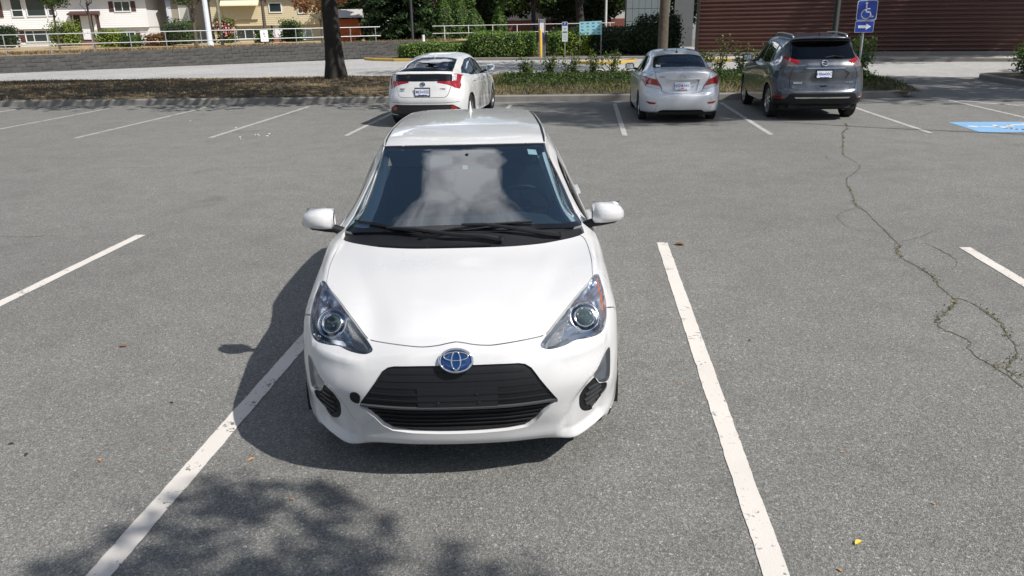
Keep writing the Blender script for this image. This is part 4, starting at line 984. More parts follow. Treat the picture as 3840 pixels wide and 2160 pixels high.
NET_SEDAN = [
 [(0,.22,.22),(.25,.22,.22),(.45,.24,.22),(.6,.28,.22),(.69,.36,.22),(.74,.44,.22),(.77,.52,.22),(.785,.58,.22)],
 [(0,.08,.27),(.25,.085,.27),(.45,.105,.265),(.6,.16,.26),(.70,.25,.26),(.765,.37,.26),(.80,.48,.26),(.81,.60,.26)],
 [(0,.01,.42),(.25,.015,.42),(.46,.04,.42),(.61,.10,.42),(.715,.20,.42),(.785,.33,.42),(.82,.46,.42),(.828,.60,.42)],
 [(0,.0,.57),(.25,.005,.57),(.46,.03,.57),(.61,.09,.58),(.72,.19,.59),(.79,.32,.60),(.825,.46,.60),(.834,.63,.50)],
 [(0,.055,.64),(.25,.06,.64),(.46,.075,.645),(.61,.12,.66),(.715,.22,.68),(.79,.36,.70),(.828,.50,.70),(.838,.70,.57)],
 [(0,.075,.78),(.24,.08,.78),(.44,.095,.78),(.60,.14,.79),(.70,.24,.80),(.78,.39,.81),(.828,.56,.80),(.842,.80,.62)],
 [(0,.06,.93),(.24,.065,.93),(.44,.08,.93),(.59,.13,.92),(.69,.25,.92),(.77,.43,.91),(.825,.63,.86),(.845,.90,.635)],
 [(0,.04,1.045),(.24,.045,1.045),(.43,.07,1.035),(.57,.14,1.02),(.67,.28,1.0),(.755,.48,.965),(.82,.72,.89),(.846,1.0,.635)],
 [(0,.12,1.075),(.24,.125,1.075),(.42,.15,1.065),(.555,.22,1.05),(.655,.36,1.02),(.75,.56,.98),(.818,.82,.90),(.846,1.1,.61)],
 [(0,.36,1.10),(.24,.365,1.10),(.42,.38,1.09),(.55,.43,1.075),(.65,.55,1.04),(.75,.74,.99),(.82,.98,.90),(.846,1.28,.40)],
 [(0,.60,1.12),(.24,.61,1.12),(.42,.63,1.11),(.555,.68,1.095),(.64,.77,1.055),(.765,.95,.985),(.825,1.12,.90),(.845,1.35,.20)],
 [(0,.92,1.24),(.22,.92,1.238),(.40,.94,1.225),(.53,.97,1.20),(.61,1.02,1.15),(.775,1.2,.975),(.83,1.3,.90),(.845,1.5,.19)],
 [(0,1.25,1.352),(.21,1.25,1.35),(.38,1.26,1.335),(.505,1.28,1.305),(.58,1.3,1.25),(.78,1.5,.965),(.832,1.55,.89),(.845,1.7,.19)],
 [(0,1.65,1.425),(.21,1.65,1.423),(.37,1.65,1.41),(.49,1.65,1.38),(.57,1.65,1.315),(.78,1.8,.955),(.832,1.8,.88),(.845,1.9,.19)],
 [(0,2.05,1.448),(.21,2.05,1.445),(.37,2.05,1.43),(.49,2.05,1.40),(.575,2.05,1.33),(.78,2.1,.95),(.832,2.1,.88),(.845,2.1,.19)],
 [(0,2.42,1.43),(.21,2.42,1.427),(.37,2.4,1.415),(.49,2.38,1.385),(.575,2.36,1.315),(.78,2.35,.945),(.832,2.35,.87),(.845,2.35,.19)],
 [(0,2.62,1.385),(.21,2.61,1.38),(.38,2.58,1.365),(.50,2.54,1.335),(.59,2.5,1.27),(.78,2.5,.94),(.832,2.5,.87),(.845,2.5,.19)],
 [(0,3.1,1.16),(.25,3.08,1.155),(.43,3.03,1.135),(.57,2.95,1.105),(.67,2.87,1.04),(.785,2.85,.925),(.833,2.85,.86),(.845,2.85,.19)],
 [(0,3.45,.99),(.28,3.42,.985),(.50,3.34,.97),(.65,3.22,.955),(.735,3.15,.935),(.795,3.12,.90),(.835,3.12,.83),(.847,3.14,.28)],
 [(0,3.85,.91),(.28,3.83,.91),(.5,3.76,.90),(.64,3.66,.895),(.735,3.58,.88),(.80,3.52,.85),(.835,3.5,.79),(.847,3.5,.64)],
 [(0,4.2,.76),(.27,4.18,.76),(.47,4.1,.76),(.6,4.0,.76),(.69,3.9,.76),(.765,3.82,.74),(.81,3.78,.69),(.83,3.78,.51)],
 [(0,4.37,.5),(.27,4.35,.5),(.47,4.28,.5),(.6,4.19,.5),(.69,4.09,.5),(.76,3.99,.5),(.80,3.92,.48),(.82,3.85,.31)],
 [(0,4.30,.2),(.27,4.28,.2),(.47,4.22,.2),(.6,4.14,.2),(.68,4.06,.2),(.75,3.97,.2),(.79,3.91,.2),(.81,3.85,.2)]]
NET_SUV = [
 [(0,.25,.33),(.3,.25,.33),(.5,.27,.33),(.65,.31,.33),(.76,.37,.33),(.83,.45,.33),(.86,.51,.33),(.87,.56,.33)],
 [(0,.10,.36),(.3,.105,.36),(.5,.13,.36),(.66,.18,.36),(.77,.26,.36),(.845,.37,.36),(.88,.47,.36),(.89,.57,.36)],
 [(0,.02,.48),(.3,.025,.48),(.52,.05,.48),(.69,.11,.48),(.80,.20,.48),(.87,.33,.48),(.905,.45,.48),(.915,.585,.48)],
 [(0,.0,.595),(.3,.005,.595),(.52,.03,.595),(.69,.09,.60),(.80,.18,.61),(.875,.31,.62),(.91,.45,.62),(.92,.62,.58)],
 [(0,.04,.66),(.3,.045,.66),(.52,.07,.66),(.68,.12,.68),(.795,.21,.70),(.875,.34,.72),(.913,.49,.73),(.924,.69,.66)],
 [(0,.08,.82),(.3,.085,.82),(.52,.11,.82),(.67,.16,.84),(.785,.25,.86),(.87,.38,.87),(.914,.56,.86),(.926,.80,.71)],
 [(0,.075,1.0),(.3,.08,1.0),(.52,.10,1.0),(.67,.15,1.0),(.78,.26,1.0),(.865,.42,1.0),(.914,.63,.95),(.927,.92,.73)],
 [(0,.085,1.10),(.3,.09,1.10),(.51,.115,1.10),(.66,.165,1.11),(.77,.28,1.11),(.855,.47,1.09),(.912,.70,1.0),(.927,1.04,.72)],
 [(0,.14,1.20),(.3,.145,1.20),(.50,.17,1.20),(.645,.22,1.20),(.755,.34,1.20),(.84,.55,1.15),(.905,.80,1.04),(.926,1.16,.68)],
 [(0,.20,1.255),(.3,.205,1.255),(.49,.23,1.255),(.63,.28,1.255),(.735,.40,1.25),(.825,.63,1.18),(.90,.92,1.06),(.925,1.28,.52)],
 [(0,.40,1.44),(.28,.405,1.44),(.46,.425,1.44),(.59,.46,1.43),(.69,.56,1.38),(.83,.80,1.19),(.90,1.10,1.05),(.923,1.42,.34)],
 [(0,.56,1.60),(.27,.565,1.60),(.44,.58,1.595),(.565,.61,1.58),(.66,.68,1.52),(.84,.95,1.19),(.90,1.25,1.04),(.92,1.6,.31)],
 [(0,.46,1.655),(.27,.465,1.655),(.43,.485,1.65),(.555,.54,1.635),(.65,.66,1.56),(.845,1.1,1.185),(.90,1.4,1.03),(.918,1.75,.30)],
 [(0,.54,1.682),(.27,.545,1.682),(.43,.56,1.672),(.555,.62,1.655),(.65,.76,1.58),(.848,1.25,1.175),(.90,1.55,1.02),(.917,1.85,.30)],
 [(0,.95,1.708),(.26,.95,1.706),(.42,.96,1.695),(.55,1.0,1.67),(.65,1.08,1.59),(.85,1.5,1.16),(.90,1.7,1.01),(.916,2.0,.30)],
 [(0,1.55,1.728),(.26,1.55,1.726),(.42,1.55,1.712),(.55,1.55,1.685),(.65,1.58,1.60),(.85,1.8,1.14),(.90,1.9,1.0),(.916,2.15,.30)],
 [(0,2.2,1.715),(.26,2.2,1.712),(.42,2.2,1.70),(.55,2.18,1.67),(.65,2.15,1.59),(.85,2.2,1.12),(.90,2.2,.99),(.916,2.35,.30)],
 [(0,2.65,1.67),(.26,2.64,1.667),(.43,2.61,1.65),(.56,2.56,1.62),(.66,2.5,1.54),(.85,2.5,1.11),(.90,2.5,.98),(.916,2.6,.30)],
 [(0,3.15,1.40),(.28,3.13,1.395),(.46,3.08,1.375),(.61,3.0,1.34),(.72,2.9,1.27),(.855,2.85,1.09),(.90,2.85,.97),(.918,2.9,.30)],
 [(0,3.5,1.15),(.3,3.47,1.145),(.53,3.38,1.13),(.70,3.27,1.115),(.79,3.2,1.09),(.865,3.2,1.04),(.905,3.2,.93),(.922,3.27,.42)],
 [(0,4.0,1.07),(.3,3.98,1.07),(.53,3.9,1.06),(.69,3.8,1.055),(.79,3.72,1.04),(.87,3.68,.99),(.91,3.66,.90),(.926,3.68,.73)],
 [(0,4.5,.90),(.3,4.47,.90),(.5,4.4,.90),(.65,4.3,.90),(.75,4.2,.90),(.83,4.1,.88),(.885,4.04,.82),(.905,4.0,.60)],
 [(0,4.69,.6),(.3,4.66,.6),(.5,4.58,.6),(.65,4.48,.6),(.75,4.36,.6),(.83,4.24,.6),(.87,4.15,.55),(.89,4.07,.36)],
 [(0,4.6,.26),(.3,4.58,.26),(.5,4.5,.26),(.64,4.42,.26),(.73,4.32,.26),(.81,4.22,.26),(.85,4.14,.26),(.87,4.07,.26)]]
PLATEW = plain('plate_white', (.62, .64, .68), .45); PLATEB = plain('plate_blue', (.03, .05, .28), .5)
DARKGL = thin_glass('dark_tinted_glass', (.10, .11, .12), 1.5); REARGL = thin_glass('rear_window_glass', (.42, .48, .50), 1.6)
SEAL = plain('window_seal', (.008, .008, .009), .35)
def text_mesh(s, size, mat, parent, M, name='lettering', depth=.002, bold=0, align='CENTER', shear=0):
    cu = bpy.data.curves.new('t', 'FONT'); cu.body = s; cu.size = size; cu.extrude = depth; cu.align_x = align; cu.align_y = 'CENTER'; cu.offset = bold; cu.shear = shear; cu.resolution_u = 3
    o = bpy.data.objects.new('t', cu); me = bpy.data.meshes.new_from_object(o); bpy.data.objects.remove(o); bpy.data.curves.remove(cu)
    me.materials.clear(); me.materials.append(mat); me.transform(M)
    r = bpy.data.objects.new(name, me); return link(r, parent)
def rear_matrix(p, nrm):
    """x to the viewer's right when looking along +Y at the thing, z out of the surface"""
    Z = Vector(nrm).normalized(); X = Vector((1, 0, 0)); X = (X-Z*X.dot(Z)).normalized(); Y = Z.cross(X)
    return Matrix(((X.x, Y.x, Z.x, p[0]), (X.y, Y.y, Z.y, p[1]), (X.z, Y.z, Z.z, p[2]), (0, 0, 0, 1)))
def car_from_behind(root, net, spec, paintm):
    sh = Shell(net, trows=list(range(2, len(net)-4)))
    B = Body(sh, root, .05, (0, 1.7), .035)
    T = sh.T; si = lambda i: sh.s[i]; tj = lambda j: sh.t[j+2]
    rear = lambda s, t, P: s < si(spec['rear_rows'])
    side = lambda s, t, P: (t > tj(3)+.02)
    rv = lambda poly: sh.find(poly, (0, 2), rear); sv = lambda poly: sh.find(poly, (1, 2), side)
    for ln in spec.get('seams', []): B.gap(rv(ln), .010)
    for ln in spec.get('side_seams', []): B.gap(sv(ln), .009)
    rr = spec['wheel_r']; va, vf = spec['axles']
    a = sv([(va+(rr+.035)*math.cos(x), rr+(rr+.035)*math.sin(x)) for x in np.linspace(math.radians(-20), math.radians(200), 28)])
    B.reg('arch', list(a)+[(a[-1][0], T), (a[0][0], T)], None, drop=True)
    for nm, poly, mat, off, sk, sd in spec['rear']:
        B.reg(nm, rv(poly) if not callable(poly) else poly(si, tj), mat, off, sk, sd)
    for nm, poly in spec['windows']:
        q = sv(poly); B.reg(nm, q, spec['side_glass'], -.008, 0, 'each')
    for nm, poly in spec.get('dark_pillars', []): B.reg(nm, sv(poly), SEAL, -.003, .01, 'each')
    for nm, poly, mat in spec['top']: B.reg(nm, poly(si, tj), mat, -.004 if 'window' in nm or 'windscreen' in nm or 'border' in nm else 0, .012)
    B.reg('body', [(0, 0), (sh.S, 0), (sh.S, T), (0, T)], paintm, 0, .02)
    parts = B.run()
    w = spec['track']
    for u, v, sg in ((w, va, 1), (-w, va, -1), (w, vf, 1), (-w, vf, -1)): wheel(root, (u, v, rr), rr, spec['tyre_w'], sg, spec['spokes'], tr=.16)
    L = net[-1][0][1]
    ub = MB(); ub.box((0, L/2, spec['floor']+.03), (2*w-.1, L-.7, .10)); ub.box((0, .38, spec['floor']+.08), (2*w-.35, .4, .12))
    for sd in (1, -1):
        for v in (va, vf):
            pr = [((rr+.05)*math.cos(x), (rr+.05)*math.sin(x)) for x in np.linspace(math.radians(-10), math.radians(190), 16)]; k = len(pr)
            V = [(sd*(w+.05), v+p, rr+q) for p, q in pr]+[(sd*(w-.22), v+p, rr+q) for p, q in pr]
            ub.add(V, [(i, i+1, k+i+1, k+i) for i in range(k-1)]+[tuple(range(k, 2*k))])
    ub.build('underbody', plain('underbody_black', (.01, .01, .01), .8), root)
    zr = max(p[2] for p in (r[0] for r in net)); zb = spec['belt']
    MB().box((0, L*.5, .50), (1.3, L*.62, .12)).build('cabin_floor', GREYP, root)
    for v0, us, nm in ((spec['seats'][0], (-.36, .36), 'front_seat'), (spec['seats'][1], (-.34, .34), 'rear_seat')):
        for u in us:
            s = MB(); s.box((u, v0, zb-.22), (.50, .15, .62), M=Matrix.Rotation(math.radians(14), 3, 'X'), bev=.04)
            so_ = s.build(nm, SEATM, root); MB().box((u, v0-.12, zb+.17), (.26, .10, .19), bev=.03).build('headrest', SEATM, so_)
    MB().box((0, L*.70, zb-.10), (1.35, .5, .16), bev=.05).build('dashboard', GREYP, root)
    for sd in (1, -1):
        m = spec['mirror']; c = Vector((sd*m[0], m[1], m[2])); mb = MB()
        mb.box(c, (.21, .10, .15), bev=.035); o = mb.build('door_mirror', spec.get('mirror_mat', paintm), root); soft(o, 60)
        MB().tube([c+Vector((-sd*.08, .01, -.05)), c+Vector((-sd*.18, .03, -.07))], .025, 8).build('base', BLACKP, o)
        MB().box(c+Vector((0, -.052, 0)), (.165, .004, .11)).build('mirror_glass', plain('mirror', (.8, .82, .85), .02, 1), o)
        for va_, za in spec['handles']:
            p = sh.find([(va_, za)], (1, 2), side)[0]; B.bar([(p[0]-.09, p[1]), (p[0], p[1]), (p[0]+.09, p[1])], .03, .03, .004, sd).build('handle', paintm, root)
    # number plate
    pz = spec['plate'][0]; p = rv([(0, pz)])[0]; c = B.at(p[0], p[1], .022); n = Vector((0, -1, .10)).normalized()
    M = rear_matrix(c, n); pl = MB().prism([(-.152, -.077), (.152, -.077), (.152, .077), (-.152, .077)], -.012, 0, M).build('number_plate', PLATEW, root)
    if spec['plate'][2]:
        fr = MB()
        for cx, cy, wx, wy in ((0, .079, .325, .02), (0, -.079, .325, .02), (.158, 0, .012, .17), (-.158, 0, .012, .17)): fr.prism([(cx-wx/2, cy-wy/2), (cx+wx/2, cy-wy/2), (cx+wx/2, cy+wy/2), (cx-wx/2, cy+wy/2)], -.006, .005, M)
        fr.build('plate_frame', BLACKG, pl)
    a_, b_ = spec['plate'][1]
    text_mesh(a_, .080, PLATEB, pl, M @ Matrix.Translation((-.080, 0, .001)), depth=.001, bold=.0006)
    text_mesh(b_, .080, PLATEB, pl, M @ Matrix.Translation((.082, 0, .001)), depth=.001, bold=.0006)
    fl = MB(); fl.prism([(-.012, -.014), (.012, -.014), (.012, .012), (-.012, .012)], 0, .0015, M); fl.build('plate_emblem', PLATEB, pl)
    mk = MB()
    mk.prism([(-.10, -.068), (.10, -.068), (.085, -.054), (.05, -.06), (.02, -.052), (-.03, -.06), (-.07, -.052)], 0, .0015, M); mk.build('plate_mark', PLATEB if not spec.get('sticker') else plain('plate_sky', (.10, .20, .5), .5), pl)
    if spec.get('sticker'):
        MB().prism([(-.03, -.062), (.03, -.062), (.03, -.036), (-.03, -.036)], .0016, .003, M).build('renewal_sticker', plain('orange_sticker', (.75, .16, .02), .5), pl)
    return sh, B, parts, rv, sv
LAMPW = plain('clear_lamp_white', (.48, .48, .50), .12, .2, coat=1, bumpy=.6, bscale=70)
def bar_of(B, rvf, pts, w, h, mat, root, name, off=.002):
    q = rvf([(abs(u), z) for u, z in pts]); q = [(a, b if u >= 0 else -b) for (a, b), (u, z) in zip(q, pts)]
    return B.bar(q, w, h, off, 1, rounded=False).build(name, mat, root)
def topwin(i0, i1, j, ins=0.0):
    return lambda si, tj: [(si(i0)+ins, 0), (si(i0)+ins, tj(j)-ins), (si(i1)-ins, tj(j)-ins), (si(i1)-ins, 0)]
# --- white lift-back with the full-width black panel
lift = empty('white_liftback', (-3.34, 16.248, 0), -.055)
tag(lift, 'white liftback parked nose-in beyond the foreground car, wide black panel between its tail lights', 'car')
WHITE2 = paint('white_pearl_paint_2', (.60, .60, .595))
spec = dict(rear_rows=8, wheel_r=.315, axles=(.92, 3.62), track=.765, tyre_w=.2, spokes=5, floor=.20, belt=1.0, seats=(2.35, 1.45), mirror=(.945, 2.92, 1.06), handles=((1.35, .90), (2.2, .87)), plate=(.735, ('MJ3', '02S'), True), side_glass=DARKGL,
 seams=[[(.585, .85), (.56, .78), (.53, .69), (.48, .645), (.40, .63), (0, .63)], [(0, .525), (.45, .525), (.74, .535)]],
 side_seams=[[(1.05, .97), (1.02, .80), (1.15, .62), (1.28, .40), (1.32, .22)], [(1.98, .96), (2.0, .6), (2.02, .22)], [(3.05, .92), (3.10, .6), (3.10, .3)]],
 rear=[('reverse_light', [(.60, .958), (.675, .958), (.685, 1.07), (.60, 1.08)], LAMPW, .004, .02, 'each'),
  ('tail_light', [(.60, 1.088), (.70, 1.08), (.79, 1.055), (.755, .98), (.748, .92), (.765, .86), (.74, .785), (.66, .815), (.60, .85), (.50, .885), (.30, .925), (.31, .95), (.60, .95)], REDL, .004, .02, 'each'),
  ('lower_rear_window', [(0, .952), (.30, .952), (.60, .952), (.60, 1.085), (.45, 1.095), (.2, 1.098), (0, 1.10)], BLACKG, .001, .01, 'both'),
  ('reflector', [(.60, .475), (.57, .40), (.64, .36), (.70, .40)], REDL, .003, .01, 'each'),
  ('lower_bumper', [(0, .25), (.83, .25), (.78, .34), (.70, .43), (.62, .485), (.3, .485), (0, .485)], plain('dark_bumper_plastic', (.022, .020, .022), .5), -.012, 0, 'both')],
 windows=[('quarter_window', [(.66, 1.075), (1.02, 1.035), (1.05, 1.19), (.92, 1.165)]), ('rear_door_window', [(1.10, 1.03), (1.92, .985), (1.94, 1.33), (1.60, 1.305), (1.28, 1.235), (1.10, 1.18)]), ('front_door_window', [(2.0, .98), (2.95, .945), (2.75, 1.12), (2.45, 1.27), (2.25, 1.315), (2.0, 1.335)])],
 dark_pillars=[('window_surround', [(.60, 1.08), (1.3, 1.005), (2.2, .965), (3.0, .935), (2.78, 1.13), (2.48, 1.285), (2.2, 1.335), (1.6, 1.32), (1.2, 1.235), (.88, 1.175)])],
 top=[('rear_window', lambda si, tj: [(si(8)+.03, 0), (si(8)+.035, tj(3)-.005), (si(9), tj(3)+.015), (si(10), tj(3)+.015), (si(11)-.05, tj(3)-.01), (si(11)-.03, 0)], REARGL),
  ('rear_window_border', lambda si, tj: [(si(8)+.005, 0), (si(8)+.01, tj(3)+.025), (si(9), tj(3)+.045), (si(10), tj(3)+.045), (si(11)-.01, tj(3)+.02), (si(11)+.01, 0)], SEAL),
  ('windscreen', topwin(15, 17, 3, .03), WSGLASS)])
_, BL, PL, rvl, svl = car_from_behind(lift, NET_LIFT, spec, WHITE2)
p = rvl([(0, .895)])[0]; oval_badge(lift, BL.at(p[0], 0, .008), BL.frame(p[0], 0), .115, plain('dark_blue_badge', (.01, .03, .08), .1, .3, coat=1))
for u, z, s, sz in ((-.44, .80, 'PRIUS', .042), (-.45, .765, 'AWD-e', .030), (.42, .80, 'HYBRID', .034)):
    q = rvl([(abs(u), z)])[0]; text_mesh(s, sz, plain('badge_chrome_dark', (.25, .26, .28), .2, 1), lift, rear_matrix(BL.at(q[0], math.copysign(q[1], u), .004), BL.frame(q[0], math.copysign(q[1], u))), name='model_name', depth=.002)
q = BL.sh.s[11]+.12
V0 = BL.at(q, 0, 0); fn = MB()
fn.add([V0+Vector((-.016, -.09, -.01)), V0+Vector((.016, -.09, -.01)), V0+Vector((.018, .09, 0)), V0+Vector((-.018, .09, 0)), V0+Vector((.0, -.075, .065)), V0+Vector((0, -.03, .062)), V0+Vector((0, .05, .02))], [(0, 1, 4), (1, 2, 6, 5, 4), (3, 0, 4, 5, 6), (2, 3, 6)]); fn.build('antenna', WHITE2, lift)
MB().box((-.42, .27, 1.16), (.05, .06, .03), bev=.008).build('wiper_motor_cover', BLACKP, lift)
# --- silver sedan
sedan = empty('silver_sedan', (2.019, 16.673, 0), .007)
tag(sedan, 'silver four-door sedan parked nose-in beside the grey sport utility', 'car')
SILVER = paint('silver_metallic_paint', (.60, .62, .67), .25, .04)
spec = dict(rear_rows=9, wheel_r=.295, axles=(.95, 3.52), track=.735, tyre_w=.185, spokes=6, floor=.17, belt=.98, seats=(2.30, 1.40), mirror=(.92, 2.78, 1.03), mirror_mat=plain('silver_mirror_cap', (.10, .11, .12), .3), handles=((1.35, .87), (2.2, .85)), plate=(.775, ('HGX', '641'), False), sticker=True, side_glass=DARKGL,
 seams=[[(.565, 1.06), (.555, .99), (.52, .90), (.47, .82), (.425, .73), (.40, .665), (.30, .632), (0, .625)]],
 side_seams=[[(1.10, .93), (1.08, .80), (1.18, .62), (1.28, .40), (1.30, .2)], [(1.95, .93), (1.98, .6), (1.98, .2)], [(2.95, .90), (3.0, .6), (3.0, .25)]],
 rear=[('reverse_light', [(.735, .765), (.60, .725), (.42, .715), (.47, .775), (.60, .80), (.70, .80)], LAMPW, .003, .02, 'each'),
  ('tail_light', [(.775, .945), (.805, .87), (.75, .765), (.60, .725), (.415, .712), (.46, .79), (.535, .905), (.65, .935)], REDL, .004, .02, 'each'),
  ('reflector', [(.725, .462), (.51, .442), (.55, .405), (.66, .41)], REDL, .003, .01, 'each'),
  ('plate_recess', [(0, .885), (.34, .895), (.35, .88), (.30, .68), (.26, .665), (0, .66)], SILVER, -.022, 0, 'both'),
  ('lower_valance', [(0, .22), (.50, .22), (.46, .265), (.40, .285), (0, .285)], BLACKP, -.006, 0, 'both')],
 windows=[('rear_door_window', [(1.12, 1.0), (1.9, .965), (1.92, 1.30), (1.55, 1.285), (1.25, 1.18)]), ('front_door_window', [(1.98, .962), (2.9, .94), (2.6, 1.17), (2.3, 1.30), (1.98, 1.305)])],
 dark_pillars=[('window_surround', [(1.06, .995), (1.6, .968), (2.2, .948), (2.95, .93), (2.64, 1.18), (2.32, 1.32), (1.9, 1.325), (1.5, 1.30), (1.2, 1.19)])],
 top=[('rear_window', lambda si, tj: [(si(10)+.03, 0), (si(10)+.03, tj(3)-.02), (si(11), tj(3)-.0), (si(12)-.04, tj(3)-.02), (si(12)-.02, 0)], REARGL),
  ('rear_window_border', lambda si, tj: [(si(10)+.0, 0), (si(10)+.0, tj(3)+.005), (si(11), tj(3)+.025), (si(12)-.005, tj(3)+.005), (si(12)+.01, 0)], SEAL),
  ('windscreen', topwin(16, 18, 3, .03), WSGLASS)])
_, BS, PS, rvs, svs = car_from_behind(sedan, NET_SEDAN, spec, SILVER)
p = rvs([(0, .985)])[0]; c = BS.at(p[0], 0, .006); n = BS.frame(p[0], 0); M = rear_matrix(c, n)
eb = MB(); X = Vector((M[0][0], M[1][0], M[2][0])); Y = Vector((M[0][1], M[1][1], M[2][1])); Z = Vector((M[0][2], M[1][2], M[2][2]))
emblem_ring(eb, c, X, Y, Z, .062, .034, .0055, 0, 28); eb.tube([c-X*.034-Y*.024, c-X*.016+Y*.026], .007, 6); eb.tube([c+X*.016-Y*.026, c+X*.034+Y*.024], .007, 6); eb.tube([c-X*.026-Y*.006, c, c+X*.026+Y*.008], .007, 6)
eb.build('emblem', CHROME, sedan, True)
q = rvs([(.42, .955)])[0]; text_mesh('ACCENT', .034, plain('badge_chrome_dark', (.25, .26, .28), .2, 1), sedan, rear_matrix(BS.at(q[0], -q[1], .004), BS.frame(q[0], -q[1])), name='model_name', depth=.002)
bar_of(BS, rvs, [(-.36, .91), (-.2, .905), (0, .903), (.2, .905), (.36, .91)], .014, .012, SILVER, sedan, 'boot_handle_ledge')
a0 = BS.at(BS.sh.s[12]+.12, 0, 0); an = MB().lathe([(.028, -.005), (.024, .02), (.012, .03), (0, .032)], 12, a0).build('antenna', BLACKP, sedan); MB().tube([a0+Vector((0, 0, .02)), a0+Vector((0, -.045, .17))], [.006, .004], 6).build('antenna_rod', BLACKP, an)
MB().box((.31, .045, .87), (.02, .02, .02)).build('lock_button', BLACKG, sedan)
pw = MB(); pw.add([(-.50, .67, 1.125), (-.41, .66, 1.125), (-.40, .70, 1.165), (-.44, .72, 1.155), (-.48, .71, 1.17), (-.51, .69, 1.15)], [(0, 1, 2, 3, 4, 5)]); pw.build('white_paper', plain('white_paper', (.8, .8, .8), .8), sedan)
# --- grey sport utility
suv = empty('grey_suv', (4.894, 16.878, 0), -.002)
tag(suv, 'dark grey sport utility vehicle with roof rails parked beside the blue wheelchair sign', 'car')
GREY = paint('gunmetal_paint', (.062, .071, .088), .55, .04)
spec = dict(rear_rows=10, wheel_r=.355, axles=(.98, 3.68), track=.80, tyre_w=.22, spokes=10, floor=.24, belt=1.12, seats=(2.45, 1.45), mirror=(1.0, 3.02, 1.17), mirror_mat=BLACKG, handles=((1.5, 1.0), (2.35, .98)), plate=(.955, ('HB6', '00C'), True), side_glass=DARKGL,
 seams=[[(.62, 1.07), (.655, .97), (.665, .82), (.64, .71), (.58, .66), (.3, .645), (0, .645)]],
 side_seams=[[(1.12, 1.12), (1.10, .98), (1.28, .72), (1.36, .5), (1.38, .32)], [(2.05, 1.08), (2.08, .7), (2.08, .32)], [(3.1, 1.05), (3.15, .7), (3.12, .35)]],
 rear=[('reverse_light', [(.565, 1.15), (.60, 1.092), (.80, 1.10), (.875, 1.115), (.88, 1.15)], plain('smoked_lamp', (.16, .12, .12), .12, .1, coat=1), .004, .02, 'each'),
  ('tail_light', [(.47, 1.205), (.60, 1.25), (.70, 1.285), (.79, 1.305), (.86, 1.23), (.885, 1.15), (.565, 1.15)], REDL, .006, .02, 'each'),
  ('reflector', [(.73, .47), (.90, .49), (.90, .535), (.80, .52)], REDL, .004, .01, 'each'),
  ('plate_recess', [(0, 1.045), (.40, 1.045), (.50, .97), (.44, .86), (.38, .835), (0, .835)], GREY, -.02, 0, 'both'),
  ('chrome_strip', [(0, .478), (.52, .478), (.56, .505), (0, .502)], CHROME, .006, .01, 'both'),
  ('lower_bumper', [(0, .33), (.90, .33), (.905, .46), (.72, .475), (.66, .56), (.60, .58), (0, .58)], BLACKP, .0, .01, 'both'),
  ('hatch_grip', [(0, .735), (.075, .735), (.06, .705), (0, .70)], BLACKG, -.015, 0, 'both'),
  ('rear_window', lambda si, tj: [(si(9)-.01, 0), (si(9)-.01, tj(2)), (si(9)+.005, tj(3)+.01), (si(10), tj(3)+.035), (si(11)-.01, tj(3)+.02), (si(11)-.0, 0)], DARKGL, -.003, .01, 'both'),
  ('rear_window_border', lambda si, tj: [(si(9)-.03, 0), (si(9)-.03, tj(2)), (si(9)-.01, tj(3)+.03), (si(10), tj(3)+.06), (si(11)+.03, tj(3)+.05), (si(12)-.02, tj(3)), (si(12)-.02, 0)], SEAL, -.001, .01, 'both')],
 windows=[('quarter_window', [(.66, 1.27), (1.06, 1.19), (1.12, 1.50), (.92, 1.47)]), ('rear_door_window', [(1.15, 1.165), (2.0, 1.12), (2.02, 1.56), (1.4, 1.55), (1.20, 1.50)]), ('front_door_window', [(2.08, 1.115), (3.0, 1.08), (2.72, 1.36), (2.45, 1.51), (2.08, 1.555)])],
 dark_pillars=[('window_surround', [(.60, 1.275), (1.1, 1.165), (2.0, 1.10), (3.05, 1.065), (2.76, 1.37), (2.47, 1.525), (2.0, 1.575), (1.4, 1.57), (1.1, 1.525), (.88, 1.49)])],
 top=[('windscreen', topwin(17, 19, 3, .03), WSGLASS), ('brake_lamp_bar', lambda si, tj: [(si(12)-.03, 0), (si(12)-.03, .16), (si(12)-.012, .16), (si(12)-.012, 0)], plain('dark_red_lamp', (.18, .01, .01), .15, coat=1))])
_, BU, PU, rvu, svu = car_from_behind(suv, NET_SUV, spec, GREY)
p = rvu([(0, 1.165)])[0]; c = BU.at(p[0], 0, .012); M = rear_matrix(c, BU.frame(p[0], 0)); X = Vector((M[0][0], M[1][0], M[2][0])); Y = Vector((M[0][1], M[1][1], M[2][1])); Z = Vector((M[0][2], M[1][2], M[2][2]))
eb = MB(); emblem_ring(eb, c, X, Y, Z, .062, .062, .011, 0, 30); eb.prism([(-.078, -.013), (.078, -.013), (.078, .013), (-.078, .013)], 0, .012, M)
em = eb.build('emblem', CHROME, suv, True); text_mesh('NISSAN', .022, BLACKG, em, M @ Matrix.Translation((0, 0, .013)), depth=.001)
bar_of(BU, rvu, [(-.40, 1.075), (-.2, 1.075), (0, 1.075), (.2, 1.075), (.40, 1.075)], .018, .014, CHROME, suv, 'chrome_handle_bar')
for u, z, s, sz in ((-.50, .785, 'ROGUE', .05), (.52, .79, 'SV AWD', .04)):
    q = rvu([(abs(u), z)])[0]; text_mesh(s, sz, CHROME, suv, rear_matrix(BU.at(q[0], math.copysign(q[1], u), .004), BU.frame(q[0], math.copysign(q[1], u))), name='model_name', depth=.002)
